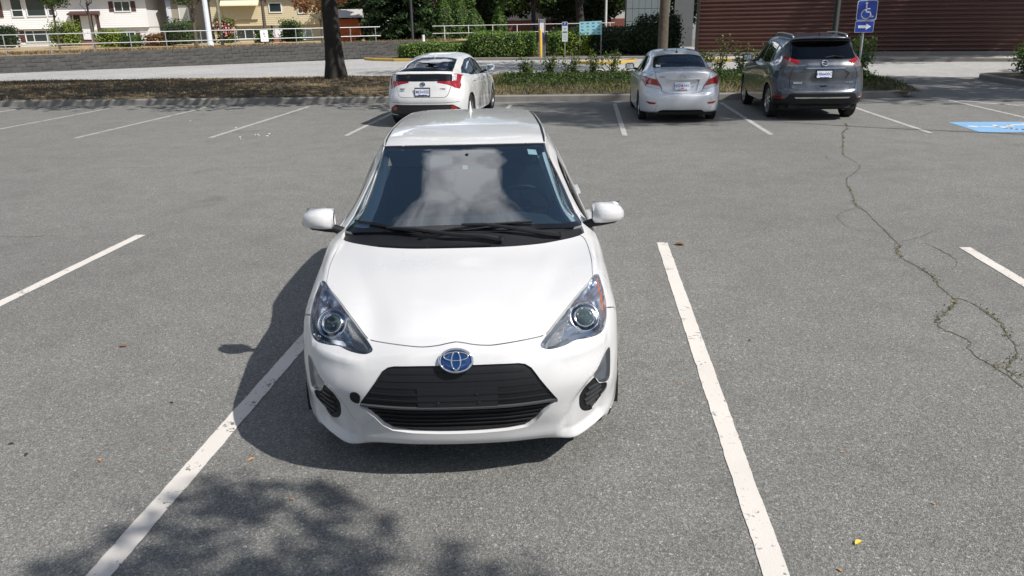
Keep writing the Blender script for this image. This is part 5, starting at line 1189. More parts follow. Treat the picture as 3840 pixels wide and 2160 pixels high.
for sd in (1, -1):
    L = [(BU.sh.s[13]+.10, BU.sh.t[5]-.03), (BU.sh.s[14]+.1, BU.sh.t[5]-.03), (BU.sh.s[15], BU.sh.t[5]-.03), (BU.sh.s[16], BU.sh.t[5]-.03)]
    P, Q = BU.many(curve(L, .1, False), .055, sd); P[0] = P[0]-Vector((0, .05, .06)); P[-1] = P[-1]+Vector((0, .05, -.06))
    MB().tube(P, .017, 8).build('roof_rail', ALLOY, suv, True)
V0 = BU.at(BU.sh.s[13]+.22, 0, 0); fn = MB()
fn.add([V0+Vector((-.018, -.06, -.01)), V0+Vector((.018, -.06, -.01)), V0+Vector((.02, .10, 0)), V0+Vector((-.02, .10, 0)), V0+Vector((.0, -.055, .06)), V0+Vector((0, .0, .055)), V0+Vector((0, .06, .02))], [(0, 1, 4), (1, 2, 6, 5, 4), (3, 0, 4, 5, 6), (2, 3, 6)]); fn.build('antenna', BLACKG, suv)
wp = MB(); wp.tube([(.38, .20, 1.285), (.20, .235, 1.30), (.02, .215, 1.275)], [.012, .016, .010], 6); wp.build('rear_wiper', BLACKG, suv)
MB().tube([(-.42, .18, .30), (.40, .18, .30)], .03, 8).build('hitch_bar', plain('underbody_black', (.01, .01, .01), .8), suv)
# ---------------------------------------------------------------- trees, hedges and shrubs
BARK = plain('dark_bark', (.030, .025, .022), .95, var=.5, scale=3, bumpy=1.0, bscale=14)
BARKL = plain('scaly_bark', (.085, .068, .05), .95, var=.55, scale=7, bumpy=1.0, bscale=10)
BARKS = plain('street_tree_bark', (.09, .075, .06), .9, var=.4, scale=6, bumpy=.6, bscale=30)
LEAFG = foliage_mat('leaf_green', (.035, .075, .018), (.075, .125, .03)); LEAFD = foliage_mat('leaf_dark_green', (.016, .036, .014), (.035, .062, .02)); LEAFY = foliage_mat('leaf_yellow_green', (.10, .17, .02), (.24, .30, .03)); LEAFB = foliage_mat('leaf_russet', (.16, .07, .03), (.25, .13, .05)); HEDGEM = foliage_mat('hedge_green', (.06, .13, .022), (.16, .24, .045), scale=1.5); CEDAR = foliage_mat('cedar_green', (.03, .07, .012), (.08, .14, .02), scale=2)
def clumps(blobs, n, size, seed, asp=.6, inner=.35, jitter=.7, flat=1.0):
    """leaves spread in a set of blobs (cx,cy,cz,rx,ry,rz); denser towards each surface"""
    rng = np.random.RandomState(seed); W = np.array([b[3]*b[4]+b[4]*b[5]+b[3]*b[5] for b in blobs]); W /= W.sum(); C = []; Nn = []
    for b, w in zip(blobs, W):
        k = max(4, int(n*w)); d = rng.normal(0, 1, (k, 3)); d /= np.linalg.norm(d, axis=1)[:, None]
        r = (inner+(1-inner)*rng.uniform(0, 1, k)**.5)*(1+.10*np.sin(d[:, 0]*9+b[0])*np.sin(d[:, 2]*8+b[1]))
        C.append(np.array(b[:3])+d*r[:, None]*np.array(b[3:])); Nn.append(d*[1, 1, flat]+[0, 0, .35])
    C = np.concatenate(C); Nn = np.concatenate(Nn); return leafcards(C, Nn, np.full(len(C), size), asp, rng, jitter)
def limb(mb, p0, p1, r0, r1, wob=.1, k=5, n=8, seed=0):
    rng = random.Random(seed); P = []; R = []
    p0, p1 = Vector(p0), Vector(p1)
    for i in range(k+1):
        u = i/k; q = p0.lerp(p1, u)+Vector((rng.gauss(0, wob), rng.gauss(0, wob), rng.gauss(0, wob*.5)))*(math.sin(u*math.pi)); P.append(q); R.append(r0+(r1-r0)*u)
    mb.tube(P, R, n)
def tree(name, label, loc, trunk_h, r0, crown, n, size, leafm, barkm, seed, group=None, cat='tree', flare=1.5, limbs=6, lean=(0, 0)):
    """crown: list of blobs relative to the trunk foot"""
    root = empty(name, loc); tag(root, label, cat, group)
    mb = MB(); rng = random.Random(seed); k = 10; m = 18 if r0 > .2 else 8; V = []; F = []
    for i in range(k+1):
        u = i/k; z = trunk_h*u; r = r0*(1+(flare-1)*math.exp(-z/(r0*1.8)))*(1-.35*u)
        for j in range(m):
            a = 2*math.pi*j/m; rr = r*(1+.07*math.sin(5*a+seed)*math.exp(-z/(r0*4))+rng.gauss(0, .012)); V.append((lean[0]*u+rr*math.cos(a), lean[1]*u+rr*math.sin(a), z-.05*(i == 0)))
    for i in range(k):
        for j in range(m): F.append((i*m+j, i*m+(j+1) % m, (i+1)*m+(j+1) % m, (i+1)*m+j))
    mb.add(V, F)
    for i in range(limbs):
        b = crown[rng.randrange(len(crown))]; z0 = trunk_h*rng.uniform(.62, .98)
        limb(mb, (lean[0]*z0/trunk_h, lean[1]*z0/trunk_h, z0), (b[0], b[1], b[2]), r0*.38, r0*.08, .15, 5, 6, seed+i)
    soft(mb.build('trunk', barkm, root), 50)
    V, F = clumps(crown, n, size, seed); quick('crown', V, F, leafm, root)
    return root
def ball(n, r, zc, rs, seed, squash=.8):
    rng = random.Random(seed); B = []
    for i in range(n):
        a = rng.uniform(0, 6.28); u = rng.uniform(0, 1)**.5; B.append((r*u*math.cos(a), r*u*math.sin(a), zc+rng.uniform(-1, 1)*r*squash*math.sqrt(max(0, 1-u*u*.8)), *[rs*rng.uniform(.7, 1.3) for _ in range(2)], rs*rng.uniform(.5, .9)))
    return B
# the big dark trunk on the strip
tree('big_tree', 'thick dark tree trunk on the planted strip left of the parked liftback', (-8.3, 26.4, .22), 6.5, .295, [(random.Random(i*7+1).uniform(-11, 9), random.Random(i*7+2).uniform(-8.0, .8), random.Random(i*7+3).uniform(5.6, 9.6), 1.7, 1.7, 1.1) for i in range(54)], 24000, .26, LEAFG, BARK, 3, flare=1.45, limbs=9, lean=(-.12, 0))
tree('conifer_trunk_tree', 'tall tree with a scaly light brown trunk behind the silver sedan', (3.12, 33, .0), 7.5, .21, ball(24, 4.2, 9.8, 1.4, 5, .5), 8000, .26, LEAFD, BARKL, 5, flare=1.15, limbs=8)
# trees outside the picture that throw the shade
near = [(a*.92*1.3+b*.395*.75, -a*.395*1.3+b*.92*.75, c, d, e, f) for a, b, c, d, e, f in ball(28, 1.9, 7.0, .6, 11, .6)]
T0 = tree('shade_tree', 'leafy tree behind the camera on the right, shading the near asphalt', (4.5, -1.97, 0), 5, .16, near, 8200, .15, LEAFG, BARKS, 11, limbs=8)
big = [(a-3.6, b+1.8, c, d, e, f) for a, b, c, d, e, f in ball(24, 2.3, 15.5, 1.0, 13, .6)]
T1 = tree('shade_tree', 'tall leafy tree off to the right of the parking aisle', (16.5, 10.2, 0), 6.2, .20, big, 6500, .22, LEAFG, BARKS, 13, limbs=1)
T2 = tree('shade_tree', 'tall leafy tree off to the right past the planted strip', (27, 25, 0), 7, .26, ball(26, 3.0, 9.8, 1.2, 17, .6), 8000, .24, LEAFG, BARKS, 17, limbs=8)
for x, y, s, lb in ((20.5, 19.5, 1.35, 'tall leafy tree off to the right beside the driveway'), (27.0, 36.0, 1.6, 'tall leafy tree off to the right before the brown building'), (-3.0, 13.0, 0, ''), (14.5, 35.5, 0, '')):
    if not s: continue
    c = copy_tree(T2); c.location = (x, y, 0); c.scale = (s, s, s); c.rotation_euler = (0, 0, x); c['label'] = lb
# hedges
def hedge(name, label, loc, d, n, size, mat, seed, rz=0, rough=.05, cat='hedge', group=None, core=.86):
    root = empty(name, loc, rz); tag(root, label, cat, group); rng = np.random.RandomState(seed)
    x, y, z = d; P = rng.uniform(-1, 1, (n, 3)); f = rng.randint(0, 5, n)
    for k, (ax, sg) in enumerate(((0, 1), (0, -1), (1, 1), (1, -1), (2, 1))): P[f == k, ax] = sg
    p = 6; l = (np.abs(P)**p).sum(1)**(1/p); Q = P/l[:, None]; Nn = np.sign(Q)*np.abs(Q)**(p-1); Nn /= np.linalg.norm(Nn, axis=1)[:, None]
    C = Q*np.array([x/2, y/2, z/2])*(1+rng.normal(0, rough, n))[:, None]+[0, 0, z/2]; C[:, 2] += .05*np.sin(C[:, 0]*2.2+seed)*(C[:, 2] > z*.6); C[:, 2] = np.maximum(C[:, 2], .02)
    V, F = leafcards(C, Nn, np.full(n, size), .7, rng, .55); quick('foliage', V, F, mat, root)
    mb = MB(); mb.box((0, 0, z*core/2), (x*core, y*core, z*core), bev=min(d)*.18); mb.build('dark_core', plain('hedge_inside', (.014, .020, .009), .95), root)  # added solid core, its dark colour standing in for shade between leaves
    return root
hedge('clipped_hedge', 'low clipped hedge with a rounded left end beside the retaining wall', (-8.8, 47.0, .1), (3.9, 1.5, .84), 5200, .11, HEDGEM, 21, -.05)
hedge('clipped_hedge', 'taller clipped hedge left of the yellow bollard', (-4.75, 46.6, .1), (3.7, 1.9, 1.36), 6500, .11, HEDGEM, 22, -.06)
hedge('shrub_bed', 'dark rounded shrubs behind the turquoise board', (1.6, 48.0, .1), (6.6, 2.4, 1.5), 9000, .14, LEAFD, 23, -.05, .09)
hedge('yellow_shrub', 'bright yellow-green shrub beside the parking sign post', (-.55, 46.9, .1), (1.5, 1.0, 1.25), 2200, .12, LEAFY, 24, 0, .12)
hedge('green_shrub', 'green shrub right of the charging post', (-1.75, 46.8, .1), (.8, .8, 1.2), 1500, .12, HEDGEM, 25, 0, .12)
hedge('tall_shrub', 'dark green shrub in front of the grey panelled wall', (4.1, 46.6, .1), (2.2, 1.6, 2.0), 3600, .14, LEAFD, 26, 0, .12)
def cedarcol(name, label, loc, r, h, n, seed, mat=CEDAR, size=.2):
    root = empty(name, loc); tag(root, label, 'tree'); rng = np.random.RandomState(seed)
    z = h*rng.uniform(0, 1, n)**1.1; a = rng.uniform(0, 6.28, n); prof = r*np.clip(1.08-(z/h)**2.2, .05, 1)*(1+.12*np.sin(a*7+seed)+rng.normal(0, .05, n))
    C = np.stack([prof*np.cos(a), prof*np.sin(a), z+.05], 1); Nn = np.stack([np.cos(a), np.sin(a), .5+0*a], 1)
    V, F = leafcards(C, Nn, np.full(n, size), .45, rng, .45); quick('foliage', V, F, mat, root)
    mb = MB(); mb.lathe([(r*.15, 0), (r*.85, .1), (r*.88, h*.4), (r*.6, h*.75), (0, h*.97)], 12); mb.build('dark_core', plain('hedge_inside', (.014, .020, .009), .95), root)  # solid filler added inside, inner shade put into its dark colour
    return root
for x, y, r, h, lb in ((-11.2, 58, 1.0, 2.6, 'leftmost column of the bright green cedar hedge'), (-10.0, 58, 1.0, 3.0, 'second column of the bright green cedar hedge from the left'), (-8.9, 58.1, .95, 2.9, 'third column of the bright green cedar hedge from the left'), (-7.9, 58, .85, 2.3, 'rightmost column of the bright green cedar hedge'), (-6.2, 59, .6, 2.6, 'slim cedar standing alone right of the cedar hedge')):
    cedarcol('cedar', lb, (x, y, .6), r, h, 2600, int(-x*7))
def conifer(name, label, loc, r, h, n, seed, mat=LEAFD, size=.5):
    root = empty(name, loc); tag(root, label, 'tree'); rng = np.random.RandomState(seed)
    nb = 70; C = []; Nn = []
    for i in range(nb):
        z = h*(.05+.93*(i/nb)); L = r*(1-(z/h))**.8*rng.uniform(.75, 1.15); a = i*2.4+rng.normal(0, .2); k = int(n/nb)
        u = rng.uniform(.1, 1, k)**.7; w = rng.normal(0, .16, k)*L*u
        C.append(np.stack([np.cos(a)*L*u-np.sin(a)*w, np.sin(a)*L*u+np.cos(a)*w, z-.35*L*u*u+rng.normal(0, .06, k)], 1)); Nn.append(np.tile([np.cos(a)*.3, np.sin(a)*.3, 1], (k, 1)))
    C = np.concatenate(C); Nn = np.concatenate(Nn); V, F = leafcards(C, Nn, np.full(len(C), size), .35, rng, .5); quick('crown', V, F, mat, root)
    mb = MB(); mb.lathe([(.28, 0), (.22, h*.3), (.05, h*.95)], 10); mb.build('trunk', BARK, root); return root
conifer('spruce', 'large dark spruce behind the rail right of the big trunk', (-13.4, 57, .6), 3.2, 11, 9000, 31)
conifer('spruce', 'dark spruce beside the dark pole, next to the cedar hedge', (-11.9, 55.5, .6), 2.3, 9, 7000, 32)
conifer('spruce', 'dark spruce behind the orange shed', (-17.0, 63, .6), 3.0, 11, 7000, 33)
tree('russet_maple', 'small russet-leaved maple behind the big trunk', (-17.1, 52, .8), 1.6, .08, ball(14, 1.5, 2.75, .6, 41, .45), 2600, .16, LEAFB, BARKS, 41, limbs=5)
# street trees before the houses
for i, (x, y, h, r, zc, lb) in enumerate(((-35.35, 52, 2.6, .075, 3.6, 'slim young street tree before the white house, left of its entrance'), (-33.0, 52.2, 2.9, .085, 4.1, 'slim young street tree before the entrance of the white house'), (-26.7, 54, 2.4, .14, 3.6, 'street tree left of the pale lamp pole'), (-21.7, 54, 2.8, .15, 4.3, 'street tree before the door of the beige house'))):
    tree('street_tree', lb, (x, y, .85), h, r, ball(12, 1.25, zc-.3, .55, 50+i, .5), 2600, .15, LEAFG, BARKS, 50+i, group='street trees along the rail', flare=1.2, limbs=5)
# backdrop trees
BG = [(-52, 92, 1.2), (-44, 95, 1.2), (-30, 96, 1.1), (-22, 80, .9), (-16, 84, 1.1), (-9, 76, .95), (-4.5, 72, .85), (.5, 76, 1.0), (4.5, 70, .9), (-1.5, 88, 1.2), (-12.5, 70, .8), (8.5, 78, 1.1), (-62, 70, 1.1), (-70, 84, 1.3), (-58, 96, 1.2), (-82, 78, 1.3)]
lbs = ['broad dark tree standing behind the houses and far hedges', ]
B0 = tree('background_tree', 'broad dark leafy tree far behind the houses at the left edge', (BG[0][0], BG[0][1], .5), 3.5, .3, ball(40, 4.2, 4.6, 1.5, 61, .8), 8000, .42, LEAFD, BARKS, 61, group='background trees', limbs=6)
B1_ = tree('background_tree', 'broad mid green tree behind the cedar hedge', (-4.5, 72, .5), 3.5, .25, ball(34, 3.6, 5.4, 1.3, 62, .85), 7000, .36, LEAFG, BARKS, 62, group='background trees', limbs=6)
names = {1: 'leafy tree far behind the white house', 2: 'leafy tree far behind the stair between the houses', 3: 'dark tree right behind the beige house', 4: 'dark tree beyond the spruces', 5: 'dark tree left of the far white house wall', 7: 'dark tree above the white rail', 8: 'dark tree left of the grey panelled wall', 9: 'farthest tree above the charging post', 10: 'dark tree between the spruces and cedar hedge', 11: 'dark tree behind the grey panelled wall', 12: 'tree beyond the left edge, nearest the white house', 13: 'tall tree beyond the left edge behind the nearer one', 14: 'farthest tree behind the white house', 15: 'outermost tree beyond the left edge'}
for i, (x, y, s) in enumerate(BG):
    if i in (0, 6): continue
    src = B0 if i % 2 else B1_
    c = copy_tree(src); c.location = (x, y, .5); c.scale = (s, s, s*1.05); c.rotation_euler = (0, 0, i*1.7); c['label'] = names[i]
for x, y, lb, h in ((-.2, 57, 'dark leaning trunk between the parking sign and the board', 3.2), (-3.6, 60, 'slim dark trunk above the white rail', 3.5)):
    tree('dark_tree', lb, (x, y, .6), h, .32 if x > -1 else .16, ball(16, 2.6, 4.6, 1.0, int(70+x), .5), 3500, .26, LEAFD, BARK, int(70+x), limbs=6, lean=(-.3, 0))
# shrubs on the planted strip
def shrub(name, label, loc, r, h, n, size, mat, seed, stems=7, group=None, spread=1.0):
    root = empty(name, loc); tag(root, label, 'shrub', group); rng = np.random.RandomState(seed); mb = MB(); C = []
    for i in range(stems):
        a = rng.uniform(0, 6.28); L = h*rng.uniform(.6, 1.15); tip = np.array([math.cos(a)*r*rng.uniform(.3, 1), math.sin(a)*r*rng.uniform(.3, 1), L])
        mb.tube([(0, 0, 0), tuple(tip*[.35, .35, .5]), tuple(tip)], [.012, .008, .003], 4)
        k = int(n/stems); u = rng.uniform(.2, 1, k); C.append(np.outer(u, tip)*np.stack([u**.4, u**.4, 1+0*u], 1)+rng.normal(0, .07*spread, (k, 3)))
    mb.build('stems', BARKS, root); C = np.concatenate(C); C[:, 2] = np.maximum(C[:, 2], .02)
    V, F = leafcards(C, np.tile([0, 0, 1.], (len(C), 1)), np.full(len(C), size), .6, rng, .8); quick('foliage', V, F, mat, root); return root
ROSE = foliage_mat('rose_leaf', (.045, .085, .02), (.12, .15, .03), (.35, .34, .10), scale=2.5)
pos = [(-1.9, 27.2, .45, .55), (-1.2, 28.0, .5, .6), (-.4, 27.4, .55, .8), (.3, 27.8, .55, .75), (1.0, 28.2, .5, .7), (4.0, 27.6, .5, .8), (4.6, 28.0, .55, .95), (5.2, 27.4, .5, .8), (5.8, 27.8, .45, .8)]
lbl = ['leftmost of the loose shrubs on the planted strip, right of the liftback', 'second loose shrub right of the liftback on the strip', 'third loose shrub right of the liftback on the strip', 'fourth loose shrub on the strip, left of the sedan mirror', 'loose shrub just left of the silver sedan', 'leftmost flowering shrub between the sedan and the sport utility', 'second flowering shrub between the sedan and the sport utility', 'third flowering shrub between the sedan and the sport utility', 'flowering shrub at the sport utility mirror']
for i, ((x, y, r, h), lb) in enumerate(zip(pos, lbl)): shrub('rose_shrub', lb, (x, y, mound(x, y)-.02), r, h*1.1, 420, .09, ROSE, 80+i, group='loose shrubs on the planted strip')
shrub('leafy_shrub', 'upright leafy shrub under the wheelchair sign', (7.75, 23.6, .15), .6, 1.25, 1500, .085, HEDGEM, 95, 14, spread=1.6)
tag(quick('ground_cover', *(lambda n: leafcards(np.array([(lambda x, y: (x, y, mound(x, y)+abs(random.gauss(.05, .07))))(random.uniform(-2.6, 8.6), random.triangular(23.0, 28.2, 25.5)) for _ in range(n)]), np.tile([0, 0, 1.], (n, 1)), np.full(n, .09), .6, np.random, .8))(15000), foliage_mat('ground_cover_leaf', (.025, .05, .012), (.06, .10, .02), scale=1.2)), 'low dark green ground cover on the planted strip behind the parked cars', 'ground cover', kind='stuff')
# second planted strip at the right edge
kerb([(40, 23.6), (13.6, 23.6), (13.0, 24.0), (12.8, 24.8), (12.9, 27.6), (13.4, 28.3), (40, 28.3)][::-1])
V = [(13, 23.8, .15), (40, 23.8, .15), (40, 28.2, .15), (13.1, 28.1, .15), (13.6, 25.5, .28), (40, 25.5, .28)]
sm = mesh('planted_strip', V, [(0, 1, 5, 4), (4, 5, 2, 3), (0, 4, 3)], MATS.get('x') or plain('dark_mulch', (.06, .045, .032), .95, var=.4, scale=10, bumpy=.8, bscale=30)); sm['kind'] = 'structure'
for i, (x, y, r, h, lb) in enumerate(((14.6, 25.6, .9, .7, 'low shrub at the tip of the right planted strip'), (15.6, 26.8, .9, 1.3, 'tall loose shrub on the right planted strip'), (16.4, 25.0, .9, .9, 'shrub at the right edge on the planted strip'), (14.2, 27.2, .6, .8, 'shrub on the far side of the right planted strip'))): shrub('loose_shrub', lb, (x, y, .18), r, h, 1300, .10, HEDGEM if i % 2 else LEAFG, 110+i, 16, spread=2.2, group='shrubs on the right strip')
# ---------------------------------------------------------------- retaining wall and rails
WA = math.radians(32.9); WD = Vector((math.cos(WA), math.sin(WA), 0)); WN = Vector((math.sin(WA), -math.cos(WA), 0)); W0 = Vector((-29.82, 38.67, 0))
def wp_(a, out=0, z=0): p = W0+WD*a+WN*out; return (p.x, p.y, z)
BLOCKM = [plain('block_grey_%d' % i, c, .95, var=.4, scale=6, bumpy=1.0, bscale=40) for i, c in enumerate(((.080, .077, .074), (.086, .083, .079), (.075, .073, .071)))]
wall = empty('retaining_wall', wp_(-1)); tag(wall, 'low dark grey retaining wall of split-face blocks below the rail', 'wall')
bl = []
for v in range(4):
    mb = MB(); mb.box((0, 0, 0), (.449, .26, .183), bev=.012)
    V = [(x, y+(random.uniform(-.02, .02) if y < 0 else 0), z) for x, y, z in mb.V]; me = bpy.data.meshes.new('block'); me.from_pydata(V, [], mb.F); me.update(); me.materials.append(BLOCKM[v % 3]); bl.append(me)
for a0, a1, zb, nc in ((-1, 3.85, -.10, 5), (3.85, 11.7, -.02, 5), (11.7, 15.45, .02, 5), (15.45, 23.5, .05, 5)):
    for c in range(nc):
        a = a0-(.225 if c % 2 else 0)
        while a < a1:
            o = bpy.data.objects.new('block', random.choice(bl)); link(o, wall)
            p = Vector(wp_(a+.225, -.04*c, zb+.19*c+.09))-Vector(wall.location); o.location = p; o.rotation_euler = (0, 0, WA+math.pi*0); a += .45
ext = MB()
for c in range(5):
    for i in range(56):
        ext.box(tuple(Vector(wp_(-1.2-.45*(i+.5)-(.22 if c % 2 else 0), -.04*c, -.10+.19*c+.09))-Vector(wall.location)), (.445, .26, .183), rz=WA)
eo_ = ext.build('farther_blocks', BLOCKM[0], wall); eo_['kind'] = 'stuff'
bk = MB(); bk.add([wp_(-1.2, -.22, -.1), wp_(23.8, -.22, -.1), wp_(23.8, -.22, .84), wp_(-1.2, -.22, .74), wp_(-1.2, -.4, -.1), wp_(23.8, -.4, -.1), wp_(23.8, -.4, .84), wp_(-1.2, -.4, .74)], [(0, 1, 2, 3), (3, 2, 6, 7)])
bk.V = [tuple(Vector(v)-Vector(wall.location)) for v in bk.V]; bk.build('backing', plain('wall_joint_dark', (.02, .02, .02), .95), wall)
DRY = plain('dry_lawn', (.34, .26, .15), .95, var=.35, scale=2.5, bumpy=.6, bscale=20)
up_ = mesh('upper_ground', [wp_(-40, -.2, .80), wp_(40, -.2, .88), wp_(40, -3, .95), wp_(-40, -3, .92), wp_(40, -9, .55), wp_(-40, -9, .55), wp_(55, -70, .5), wp_(-80, -70, .4)], [(0, 1, 2, 3), (3, 2, 4, 5), (5, 4, 6, 7)], DRY); up_['kind'] = 'structure'
V = []; grass('verge_grass', 'dry verge grass along the top of the retaining wall', 9000, lambda: (lambda a, b: (W0.x+WD.x*a+WN.x*b, W0.y+WD.y*a+WN.y*b, .86))(random.uniform(-2, 26), -random.uniform(.3, 3)), DRYG, .16, .03)
GALV = plain('galvanised_pipe', (.36, .37, .38), .5, .5); RAILW = plain('white_rail_paint', (.66, .66, .64), .5)
def railing(name, label, posts, z0, zt, zm, mat, P):
    root = empty(name, P(posts[0], z0)); tag(root, label, 'railing'); o = Vector(P(posts[0], z0))
    loc = lambda a, z: tuple(Vector(P(a, z))-o)
    for a in posts: MB().tube([loc(a, z0-.1), loc(a, zt)], .026, 8).build('post', mat, root)
    MB().tube([loc(posts[0]-.8, zt), loc(posts[-1]+.3, zt)], .024, 8).build('top_rail', mat, root); MB().tube([loc(posts[0]-.8, zm), loc(posts[-1]+.3, zm)], .024, 8).build('mid_rail', mat, root)
    return root
railing('pipe_railing', 'galvanised two-rail pipe railing on top of the retaining wall', [-1.5, .46, 2.48, 4.49, 6.34, 8.13, 9.98, 11.82, 13.6, 15.31, 17.0, 18.64, 20.24], .85, 1.86, 1.34, GALV, lambda a, z: wp_(a, -.3, z))
railing('white_railing', 'white two-rail railing behind the hedges and the charging post', [-9.2, -7.6, -6.0, -4.4, -2.8, -1.2, .4, 1.6], .7, 1.82, 1.36, RAILW, lambda a, z: (a, 53.0-.02*a, z))
mb = MB(); mb.box((0, 0, .45), (13.5, .3, .9)); tag(mb.build('dark_wall', plain('dark_stone', (.045, .042, .04), .95, var=.4, scale=3, bumpy=.6, bscale=20), loc=(-5, 53.6, 0)), 'dark low wall under the white railing', 'wall')
ss = empty('rail_sign', wp_(13.45, -.2, 1.2)); tag(ss, 'small white notice fixed to the pipe railing before the beige house door', 'sign')
Ms = Matrix.Rotation(WA, 4, 'Z') @ Matrix.Rotation(math.radians(90), 4, 'X')
MB().prism([(-.22, -.02), (.22, -.02), (.22, .62), (-.22, .62)], 0, .01, Ms).build('panel', plain('notice_white', (.7, .7, .7), .5), ss)
for x, z, w, h in ((0, .42, .10, .12), (.03, .28, .08, .07), (-.08, .08, .06, .04), (.08, .08, .06, .04)): MB().prism([(x-w/2, z-h/2), (x+w/2, z-h/2), (x+w/2, z+h/2), (x-w/2, z+h/2)], .011, .013, Ms).build('mark', plain('notice_grey', (.3, .3, .32), .6), ss)
# poles
def pole(name, label, x, y, z, h, r, mat, cat='pole', top=None):
    o = MB().lathe([(r*1.25, 0), (r*1.25, .35), (r, .4), (r*.85, h)], 14).build(name, mat, loc=(x, y, z)); soft(o, 40); tag(o, label, cat); return o
pole('lamp_pole', 'pale painted lamp pole on the wall top between the two houses', -22.9, 48.1, .8, 8, .16, plain('pale_pole_paint', (.50, .54, .60), .45))
pole('utility_pole', 'grey-green wooden utility pole left of the beige house bay window', -25.3, 55, .6, 8, .10, plain('weathered_wood', (.16, .17, .12), .9, var=.4, scale=5))
pole('white_pole', 'thin white pole among the spruces behind the rail', -16.1, 52.0, .85, 6, .06, RAILW)
pole('dark_pole', 'dark slim pole in front of the cedar hedge', -11.2, 52.5, 0, 7, .09, plain('dark_pole_paint', (.025, .025, .028), .5))
pole('dark_lamp_post', 'dark post behind the roof of the grey sport utility', 8.98, 30.4, 0, 8, .11, plain('dark_post_paint', (.012, .014, .012), .6))
pole('short_white_post', 'short white marker post behind the low hedge', -9.9, 49.5, .3, 1.05, .10, RAILW, 'post')
pole('pale_pole', 'pale grey pole left of the grey panelled wall', 1.45, 58, .5, 6, .09, plain('pale_grey_pole', (.42, .43, .42), .5))
# ---------------------------------------------------------------- houses
GLASSW = plain('house_window_glass', (.022, .034, .036), .05, coat=.5); FRAMEW = plain('white_window_frame', (.72, .73, .74), .5); SHUT = plain('brown_shutter', (.075, .032, .026), .7); BLIND = plain('pale_green_blind', (.24, .32, .26), .7)
def house(name, label, base, ang, sc, spec):
    """sc scales facade numbers measured at a nearer plane"""
    A = math.radians(ang); root = empty(name, base, A); tag(root, label, 'house'); z0 = base[2]
    q = lambda a, z: (a*sc, 2.126-(2.126-z)*sc-z0)             # facade plane to local x,z
    wallm, lowm = spec['wall'], spec['low']
    aL, aR = spec['range']; xL, xR = q(aL, 0)[0], q(aR, 0)[0]; zs = q(0, spec['split'])[1]; zt = q(0, spec['top'])[1]; ov = .35
    MB().box(((xL+xR)/2, 4.0+.06, zs/2-.5), (xR-xL-.1, 8.0, zs+1.0)).build('lower_wall', lowm, root)
    MB().box(((xL+xR)/2, 4.0-ov+.06, (zs+zt)/2), (xR-xL, 8.0, zt-zs)).build('upper_wall', wallm, root)
    def planks(x0, x1, za, zb, y, mat, h=.19):
        n = int(round((zb-za)/h)); h = (zb-za)/n
        me = bpy.data.meshes.new('siding_board'); me.from_pydata([(x0, y-.022, 0), (x1, y-.022, 0), (x1, y-.004, h), (x0, y-.004, h), (x0, y+.03, 0), (x1, y+.03, 0), (x1, y+.03, h), (x0, y+.03, h)], [], [(0, 1, 2, 3), (0, 4, 5, 1), (3, 2, 6, 7), (0, 3, 7, 4), (1, 5, 6, 2)]); me.materials.append(mat)
        for i in range(n): o = bpy.data.objects.new('siding_board', me); link(o, root); o.location = (0, 0, za+i*h)
    planks(xL, xR, zs, zt, .06-ov, wallm); planks(xL+.05, xR-.05, 0, zs-.02, .06, lowm)
    # roof
    xe = 1.0; yE = -ov-.75; rm = spec['roof']; r = MB(); zr = zt+2.2
    r.add([(xL-xe, yE, zt-.1), (xR+xe, yE, zt-.1), (xR+xe, 3.8, zr), (xL-xe, 3.8, zr), (xL-xe, 9, zt-.1), (xR+xe, 9, zt-.1), (xL-xe, yE, zt+.05), (xR+xe, yE, zt+.05)], [(6, 7, 2, 3), (3, 2, 5, 4), (0, 6, 7, 1), (0, 1, 5, 4)]); ro = r.build('roof', rm, root)
    MB().tube([(xL-xe, yE-.05, zt+.02), (xR+xe, yE-.05, zt+.02)], .07, 8).build('gutter', FRAMEW, ro)
    for a0, z0_, a1, z1_, kind in spec['windows']:
        (x0, za), (x1, zb) = q(a0, z0_), q(a1, z1_); y = (.06-ov if (za+zb)/2 > zs else .06)-.03; w = MB(); fw = .09
        x0, x1, za, zb = min(x0, x1), max(x0, x1), min(za, zb), max(za, zb)
        for cx, cz, dx, dz in (((x0+x1)/2, zb+fw/2, x1-x0+2*fw, fw), ((x0+x1)/2, za-fw/2, x1-x0+2*fw, fw), (x0-fw/2, (za+zb)/2, fw, zb-za), (x1+fw/2, (za+zb)/2, fw, zb-za)): w.box((cx, y-.02, cz), (dx, .10, dz))
        if 'm' in kind: w.box(((x0+x1)/2, y-.02, (za+zb)/2), (.06, .09, zb-za))
        if 'h' in kind: w.box(((x0+x1)/2, y-.02, za+(zb-za)*.35), (x1-x0, .09, .06))
        if '3' in kind:
            for u in (.27, .73): w.box((x0+(x1-x0)*u, y-.02, (za+zb)/2), (.06, .09, zb-za))
        fr = w.build('window', FRAMEW, root); MB().box(((x0+x1)/2, y+.0, (za+zb)/2), (x1-x0, .03, zb-za)).build('pane', BLIND if 'b' in kind else GLASSW, fr)
        if 's' in kind:
            for sx in (x0-fw-.24, x1+fw+.24): MB().box((sx, y-.0, (za+zb)/2), (.42, .06, zb-za+.1)).build('shutter', SHUT, fr)
    return root, q
def py_(x, y, Y):
    f, r, u = cam_axes(); d = f*2910+r*(x*3840/2576-1920)-u*(y*3840/2576-1080); return Vector((0, 0, CAM_H))+d*(Y/d.y)
